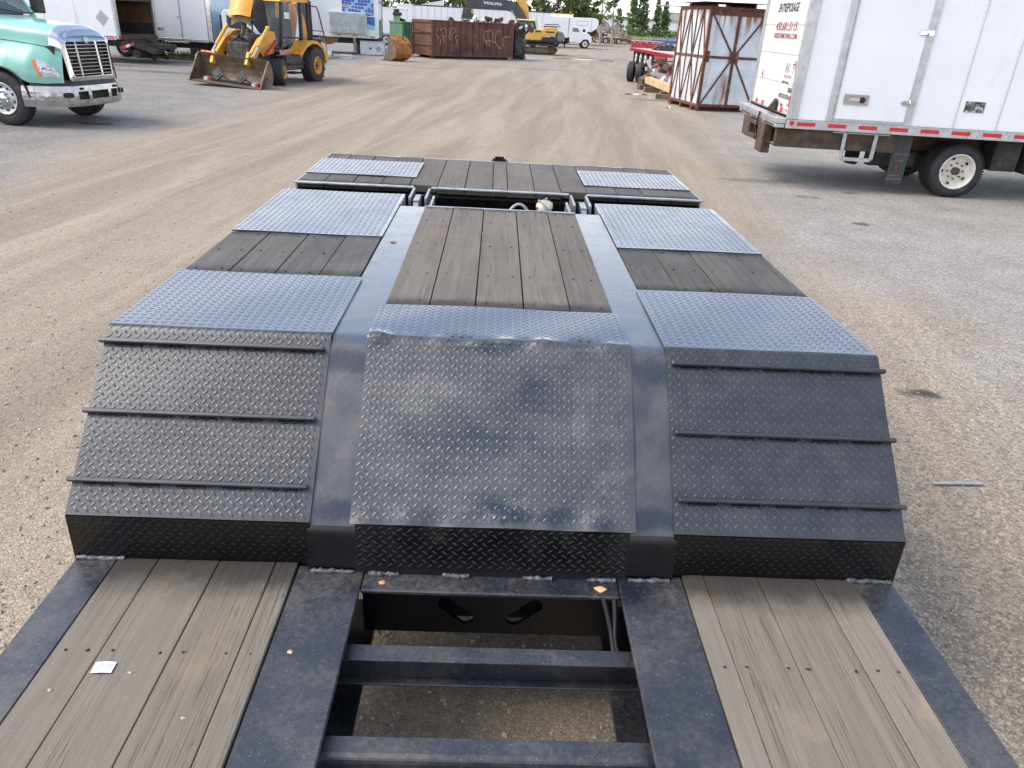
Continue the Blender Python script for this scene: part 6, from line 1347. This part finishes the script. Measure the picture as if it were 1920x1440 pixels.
for k in range(4): wheel(T, (.04, -1.6-k*1.35, .41), (-1, 0, 0), .41, .5, .25, M_INKW, M_RUBBER, -.02, 0, 0, .07)
bx('mudflap', M_INK, T, .1, .75, -.6, -.58, .10, .75, .01); MB().prism([(-6.2, .9), (-9.5, .9), (-9.5, .45), (-7.4, .3)], 'x', .0, .1).build('side_plate', M_REDP, T, .01); bx('cross_tube', M_GALV, T, -.1, 2.3, -7.3, -7.2, .42, .50, .01)
hp = heap('dark_tarpaulin', 'dark folded tarpaulin heap on the deck of the red flatbed', 'tarpaulin', (10.55, 51.5, .94), 40, .8, .8, .35, (M_UNDER, M_KICK), 8, .4)
bb = thing('blue_skip', 'low blue and white skip far behind the red flatbed', 'skip', (13.4, 72, 0), 0)
bx('upper_band', M_BLUE, bb, 0, 3.2, 0, 2, 1.05, 1.32, .01); bx('body', M_WHITE2, bb, .35, 3.2, .05, 2, .3, 1.048, .02)
# loose dolly axle with tyres, drum and leaning plank
ax = thing('dolly_axle', 'loose dolly axle with three black tyres and rusty brake drum', 'axle', (5.86, 35.4, .41), -20)
for x in (0, .40): wheel(ax, (x-.16, 0, 0), (-1, 0, 0), .41, .30, .24, M_RIMW, M_RUBBER, -.05)
wheel(ax, (.70, .25, 0), (-1, 0, 0), .40, .28, .24, M_UNDER, M_RUBBER, -.05)
MB().cyl((.4, 0, 0), (1.9, .0, 0), .07, 12).build('axle_tube', M_RUSTY, ax); MB().cyl((.76, -.1, -.14), (1.02, -.1, -.14), .27, 20).build('brake_drum', M_RUSTY, ax)
lp = thing('leaning_board', 'grey violet board leaning diagonally against the dolly axle', 'board', (0, 0, 0))
MB().bar((6.42, 35.0, .92), (6.92, 34.4, .04), .13, .03, (0, 1, .3)).build('board', simple('violet_grey_board', (.30, .28, .34), .6), lp, .004)
M_TIM = simple('fresh_timber', (.50, .36, .20), .7, 0, .12, 3, [((.26, .16, .08), 5, .6, .75, (1, 6, 1))]); M_TIMO = simple('old_timber', (.15, .105, .07), .8, 0, .25, 4)
def timber(label, p0, p1, w, h, m_):
    o = thing('timber_beam', label, 'timber', (0, 0, 0)); MB().bar(p0, p1, w, h).build('beam', m_, o, .008); return o
timber('pale fresh timber beam lying topmost at the corner of the rusty crate', (5.82, 31.0, .36), (6.05, 27.4, .30), .26, .24, M_TIM)
timber('dark weathered timber block on the ground left of the pale beam', (5.45, 30.9, .09), (5.95, 31.15, .09), .18, .18, M_TIMO)
timber('brown timber block below the middle of the pale beam', (5.48, 29.75, .09), (6.2, 29.9, .09), .18, .18, M_TIMO)
timber('short dark timber support below the near end of the pale beam', (5.72, 28.0, .09), (6.4, 28.1, .09), .2, .18, M_TIMO)
timber('grey brown timber block nearest to the left foot of the crate', (5.40, 27.05, .08), (6.2, 26.9, .08), .2, .16, M_TIMO)
heap('scrap_lumber', 'heap of rusty steel and broken lumber between crate and dolly axle', 'scrap', (6.65, 32.2, 0), 130, .75, 1.3, 1.0, (M_RUSTY, M_TIMO, M_PLAC, M_REDB), 17, .5)
ws = thing('white_channel', 'white painted channel lying on the scrap beside the leaning board', 'channel', (0, 0, 0)); MB().bar((6.25, 32.6, .42), (6.75, 31.2, .36), .16, .06).build('channel', M_INKW, ws, .01)
for i, (x, y, l, a, lb) in enumerate([(4.9, 41.5, 4.5, 3, 'long white sheet strip lying on the far wet gravel'), (4.9, 28.3, .9, 8, 'pale strip of sheet lying on the ground left of the timbers'), (5.25, 24.0, .18, 20, 'white scrap chip on the gravel in front of the crate')]):
    if i == 0: x, y = 5.6, 55.3
    o = thing('sheet_scrap', lb, 'scrap', (x, y, 0), a); MB().grid(lambda u, v: (l*(u-.5), (.25 if l > 1 else .1)*(v-.5), .02+.02*math.sin(u*9+v*3)), 12, 3).build('sheet', M_INKW, o)
# utility arm
up_ = thing('lamp_pole', 'grey pole with long horizontal arm behind the crate', 'pole', (10.6, 46.5, 0), 3)
MB().cyl((0, 0, 0), (0, 0, 3.5), .07, 12).build('post', M_GALV, up_); MB().cyl((.0, 0, 3.38), (-1.75, 0, 3.36), .04, 10).box(-1.95, -1.6, -.08, .08, 3.33, 3.38).build('arm', M_GALV, up_)
# ------------------------------------------------------------------ far buildings and trees
def building(name, label, x0, x1, y, h0, h1, mat, n_=9):
    o = thing(name, label, 'building', (x0, y, 0)); W_ = x1-x0
    bx('wall', mat, o, 0, W_, 0, 12, 0, h1, .0); bx('roof_edge', M_GALV, o, -.1, W_+.1, -.1, 12.1, h1+.01, h1+.25, .0)
    for k in range(n_): bx('wall_seam', M_GALV, o, (k+.5)*W_/n_, (k+.5)*W_/n_+.06, -.03, -.002, 0, h1, .0)
    return o
building('warehouse', 'long low white warehouse behind the rubble pile and poplars', 21, 46, 195, 0, 3.6, white_panel('far_white_wall', (.70, .71, .72), .1))
building('beige_building', 'tall beige building seen to the right of the poplars', 40.0, 54, 205, 0, 5.9, simple('beige_wall', (.55, .50, .43), .7))
def leaf_mat(name, a, b_):
    m, b, n = newmat(name); q = n.new('ShaderNodeSeparateColor'); n.L.new(n.vor(1.6, out='Color'), q.inputs[0])
    c = n.mix(q.outputs[0], a, b_); c = n.mix(n.ss(n.noise(.8, 3), .4, .65), c, tuple(u*.8 for u in b_))
    n.put(b.inputs['Base Color'], c); b.inputs['Roughness'].default_value = .6; b.inputs['Specular IOR Level'].default_value = .3
    tr = n.new('ShaderNodeBsdfTranslucent'); n.L.new(c, tr.inputs[0]); mx = n.new('ShaderNodeMixShader'); mx.inputs[0].default_value = .55
    out = m.node_tree.nodes['Material Output']; n.L.new(b.outputs[0], mx.inputs[1]); n.L.new(tr.outputs[0], mx.inputs[2]); n.L.new(mx.outputs[0], out.inputs[0])
    return m
M_LEAF = leaf_mat('maple_leaves', (.12, .175, .055), (.22, .28, .11)); M_LEAFP = leaf_mat('poplar_leaves', (.15, .24, .09), (.27, .37, .16)); M_LEAFY = leaf_mat('young_leaves', (.14, .20, .06), (.26, .32, .12))
M_BARK = simple('tree_bark', (.11, .09, .07), .9, 0, .3, 6); M_BARKL = simple('pale_bark', (.34, .31, .26), .85, 0, .2, 6)
def leaves(centres, radii, per, size, rs):
    n_ = len(centres)*per; C = np.repeat(np.array(centres), per, 0); r_ = np.repeat(np.array(radii), per)
    d = rs.normal(size=(n_, 3)); d /= np.linalg.norm(d, axis=1)[:, None]; C = C+d*(r_*rs.rand(n_)**.45)[:, None]*np.array([1, 1, .8])
    a = rs.normal(size=(n_, 3)); a /= np.linalg.norm(a, axis=1)[:, None]; b = np.cross(a, rs.normal(size=(n_, 3))); b /= np.linalg.norm(b, axis=1)[:, None]
    s = size*(.6+.8*rs.rand(n_))[:, None]; V = np.stack([C-a*s*.5, C+b*s*.32, C+a*s*.5, C-b*s*.32], 1).reshape(-1, 3)
    return V, np.arange(4*n_).reshape(-1, 4)
def tree(label, loc, h, w, seed, mat, bark, shape='round', dens=70, per=60, size=.3, cat='tree', group=None, name='tree', base=.22):
    rs = np.random.RandomState(seed); t = thing(name, label, cat, loc, 0, group); cs, rr = [], []
    tb = MB(); lean = rs.uniform(-.03, .03)*h
    tb.tube([(lean*k*k, 0, h*.8*k) for k in np.linspace(0, 1, 7)], .1, 7, rs=[.026*h*(1-.85*k)+.015 for k in np.linspace(0, 1, 7)])
    for i in range(dens):
        z = base+(1-base)*rs.rand()**.9
        prof = {'round': math.sin(PI*min(1, (z-base)/(1-base)*.85+.13))**.7, 'poplar': (1-(z-base)/(1-base))**.55*min(1, (z-base)*5+.35), 'thin': .8*math.sin(PI*min(1, (z-.1)*.95))}[shape]
        a = rs.uniform(0, 2*PI); q = rs.rand()**.5*w*.5*prof; p = np.array([q*math.cos(a)+lean*z*z, q*math.sin(a), z*h]); cs.append(p); rr.append(w*(.13 if shape != 'thin' else .09)*(.45+1.2*rs.rand()))
        if i % 4 == 0: z0 = max(.12, z-.18)*h; tb.tube([(lean*z*z, 0, z0), (p[0]*.55, p[1]*.55, z0+(p[2]-z0)*.6), tuple(p)], .03, 5, rs=[.009*h, .006*h, .002*h])
    tb.build('trunk', bark, t)
    V, F = leaves(cs, rr, per, size, rs); o = bpy.data.objects.new('crown', fast_mesh('crown', V, F, mat)); COL.objects.link(o); o.parent = t
    return t
G_ = 'trees in a row behind the white trailers'
row = [(-30, 104, 9.5, 8), (-24, 101, 9, 7.5), (-18, 103, 10, 8), (-12.2, 99, 8.2, 7), (-7.4, 101, 9.5, 7), (-2.2, 98, 8.6, 6.4), (2.4, 100, 9.8, 6.6), (6.6, 97, 8.4, 5.6), (10.0, 101, 6.4, 4.6)]
LB = ['broad green tree far left behind the mint green tractor', 'green tree behind the left white box trailer', 'green tree behind the cabover truck', 'green tree above the blue printed trailer', 'green tree above the left end of the long white trailer', 'green tree behind the VOLVO lettering of the excavator boom', 'green tree behind the excavator boom knuckle', 'green tree above the short white trailer', 'last and lowest green tree of the row, just left of the rubble pile']
LB[5] = 'green tree behind the middle of the excavator boom'
for i, ((x, y, h, w), lb) in enumerate(zip(row, LB)): tree(lb, (x, y, 0), h, w, 40+i, M_LEAF, M_BARK, 'round', 90, 70, .34, group=G_, base=.12)
tree('thin tree with sparse leaves and pale forked trunk above the rubble pile', (13.2, 108, 0), 7.4, 3.6, 71, M_LEAFY, M_BARKL, 'thin', 26, 26, .26, name='thin_tree', base=.4)
tree('thin leafy tree leaning right above the rubble pile', (14.9, 109, 0), 7.2, 3.0, 72, M_LEAFP, M_BARKL, 'thin', 30, 40, .28, name='thin_tree', base=.55)
tree('small bright green tree beside the rubble pile on its right slope', (17.2, 121, 0), 4.4, 2.2, 73, M_LEAFY, M_BARKL, 'poplar', 40, 40, .26, name='small_tree')
GP = 'poplars in front of the warehouse'
for i, (x, y, h, w, lb) in enumerate([(23.9, 150, 7.6, 2.6, 'leftmost tall poplar, merging with its neighbour'), (25.7, 150, 8.6, 2.9, 'tallest poplar, second from the left'), (28.5, 150, 6.9, 1.9, 'slender poplar, third from the left'), (30.2, 151, 6.6, 2.2, 'rightmost poplar beside the beige building')]):
    tree(lb, (x, y, 0), h, w, 80+i, M_LEAFP, M_BARK, 'poplar', 110, 50, .34, group=GP, name='poplar', base=.06)
tree('small dark conifer far behind the rubble pile', (21.5, 185, 0), 4.7, 1.6, 90, leaf_mat('conifer', (.015, .03, .018), (.03, .055, .03)), M_BARK, 'poplar', 50, 40, .3, name='conifer', base=.05)
rs = np.random.RandomState(5)
cs = [(x, 148+rs.uniform(-1, 1), .4+1.5*rs.rand()) for x in np.linspace(20.5, 33.5, 60)]
V, F = leaves(cs, [.7]*60, 60, .3, rs); o = bpy.data.objects.new('hedge', fast_mesh('hedge', V, F, M_LEAF)); COL.objects.link(o); tag(o, 'green scrub growing along the foot of the poplars', 'scrub', kind='stuff')
cs = [(x+rs.uniform(-.4, .4), 200+rs.uniform(-2, 2), 3.4+1.0*rs.rand()) for x in np.linspace(18, 42, 60)]
V, F = leaves(cs, [.9]*60, 40, .4, rs); o = bpy.data.objects.new('far_woods', fast_mesh('far_woods', V, F, M_LEAF)); COL.objects.link(o); tag(o, 'distant strip of woods rising behind the white warehouse', 'woods', kind='stuff')
def grass(name, label, n_, x0, x1, y0, y1, h, mat, seed):
    r_ = np.random.RandomState(seed); x = r_.uniform(x0, x1, n_); y = r_.uniform(y0, y1, n_); hh = h*(.4+.8*r_.rand(n_)); a = r_.uniform(0, PI, n_); w = .04*h; lx, ly = r_.normal(0, .25*h, n_), r_.normal(0, .25*h, n_)
    V = np.stack([np.stack([x-w*np.cos(a), y-w*np.sin(a), 0*x], 1), np.stack([x+w*np.cos(a), y+w*np.sin(a), 0*x], 1), np.stack([x+lx, y+ly, hh], 1)], 1).reshape(-1, 3)
    o = bpy.data.objects.new(name, fast_mesh(name, V, np.arange(3*n_).reshape(-1, 3), mat)); COL.objects.link(o); return tag(o, label, 'grass', kind='stuff')
grass('dry_grass', 'pale dry grass strip in front of the poplars', 9000, 15, 36, 138, 146, .9, simple('dry_grass_blades', (.34, .31, .17), .8), 2)
grass('weeds', 'low green weeds under the parked white trailers on the left', 2600, -15, -11, 33.4, 36, .3, simple('weed_blades', (.12, .16, .06), .8), 3)
# ------------------------------------------------------------------ small things lying about
pp = thing('paper_label', 'small white printed paper label lying on the left deck planks', 'label', (-.962, 1.401, .5965), 2)
MB().grid(lambda u, v: (.052*(u-.5), .036*(v-.5), .001+.002*math.sin(u*3)), 8, 3).build('paper', simple('white_paper', (.78, .79, .80), .6, 0, .02), pp)
for r_ in range(5):
    for c_ in range(9): bx('print_mark', M_GALV, pp, -.021+c_*.0048, -.018+c_*.0048, -.012+r_*.005, -.0102+r_*.005, .0035, .0042, 0)
def chip(label, loc, s, col, seed, cat='wood chip', name='wood_chip'):
    r = random.Random(seed); n_ = 11
    ring = [(s*(.6+.5*r.random())*math.cos(2*PI*i/n_), s*.8*(.6+.5*r.random())*math.sin(2*PI*i/n_), s*.1*r.random()) for i in range(n_)]
    m = MB(); m.add([(0, 0, s*.35)]+ring+[(x, y, z-.003) for x, y, z in ring], [(0, 1+i, 1+(i+1) % n_) for i in range(n_)]+[(1+i, 1+n_+i, 1+n_+(i+1) % n_, 1+(i+1) % n_) for i in range(n_)])
    o = m.build(name, simple(name+str(seed), col, .8, 0, .3, 60), None, loc=loc); return tag(o, label, cat)
chip('small orange wood chip at the left end of the deck lip', (-.296, 1.766, .586), .012, (.62, .26, .10), 1)
chip('larger peach coloured wood chip at the right end of the deck lip', (.377, 1.765, .586), .019, (.70, .38, .18), 2)
chip('pale splinter on the left inner beam flange', (-.504, 1.477, .590), .009, (.5, .40, .24), 3)
chip('tan leaf scrap on the left deck beam beside the centre planks', (-.472, 3.47, 1.176), 0.016, (.36, .17, .08), 4, 'leaf', 'leaf_scrap')
for i, (x, y) in enumerate([(-.704, 1.257), (-.89, 1.39), (-1.06, 1.33)]): chip(['small tan pebble on the left deck near the centre plank joint', 'tiny grey pebble beside the paper label', 'small pale pebble on the outermost left plank'][i], (x, y, .595), .007, (.36, .31, .24), 10+i, 'pebble', 'pebble')
rd = thing('steel_strip', 'thin grey steel strip lying on the gravel right of the ramp', 'strip', (2.585, 3.325, .012), -2); MB().bar((-.14, 0, 0), (.14, .02, .004), .02, .006).build('strip', M_GALV, rd)

rl_ = random.Random(77); lt_ = MB()
for i in range(34):
    y = math.exp(rl_.uniform(math.log(14), math.log(50))); x = rl_.uniform(-.32, .2)*y; s = rl_.uniform(.012, .04)*(y/25)**.5
    lt_.T = Matrix.Translation((x, y, s*.3)) @ Matrix.Rotation(rl_.uniform(0, 6), 4, 'Z'); lt_.hexa([(-s, -s*.6, -s*.3), (s, -s*.5, -s*.3), (s*.8, s*.6, -s*.3), (-s*.7, s*.5, -s*.3), (-s*.7, -s*.3, s*.25), (s*.5, -s*.4, s*.35), (s*.5, s*.3, s*.3), (-s*.5, s*.4, s*.2)])
tag(lt_.build('scattered_litter', simple('pale_litter', (.40, .38, .34), .8, 0, .4, 2), None), 'pale scraps and stones scattered over the middle of the yard', 'litter', kind='stuff')
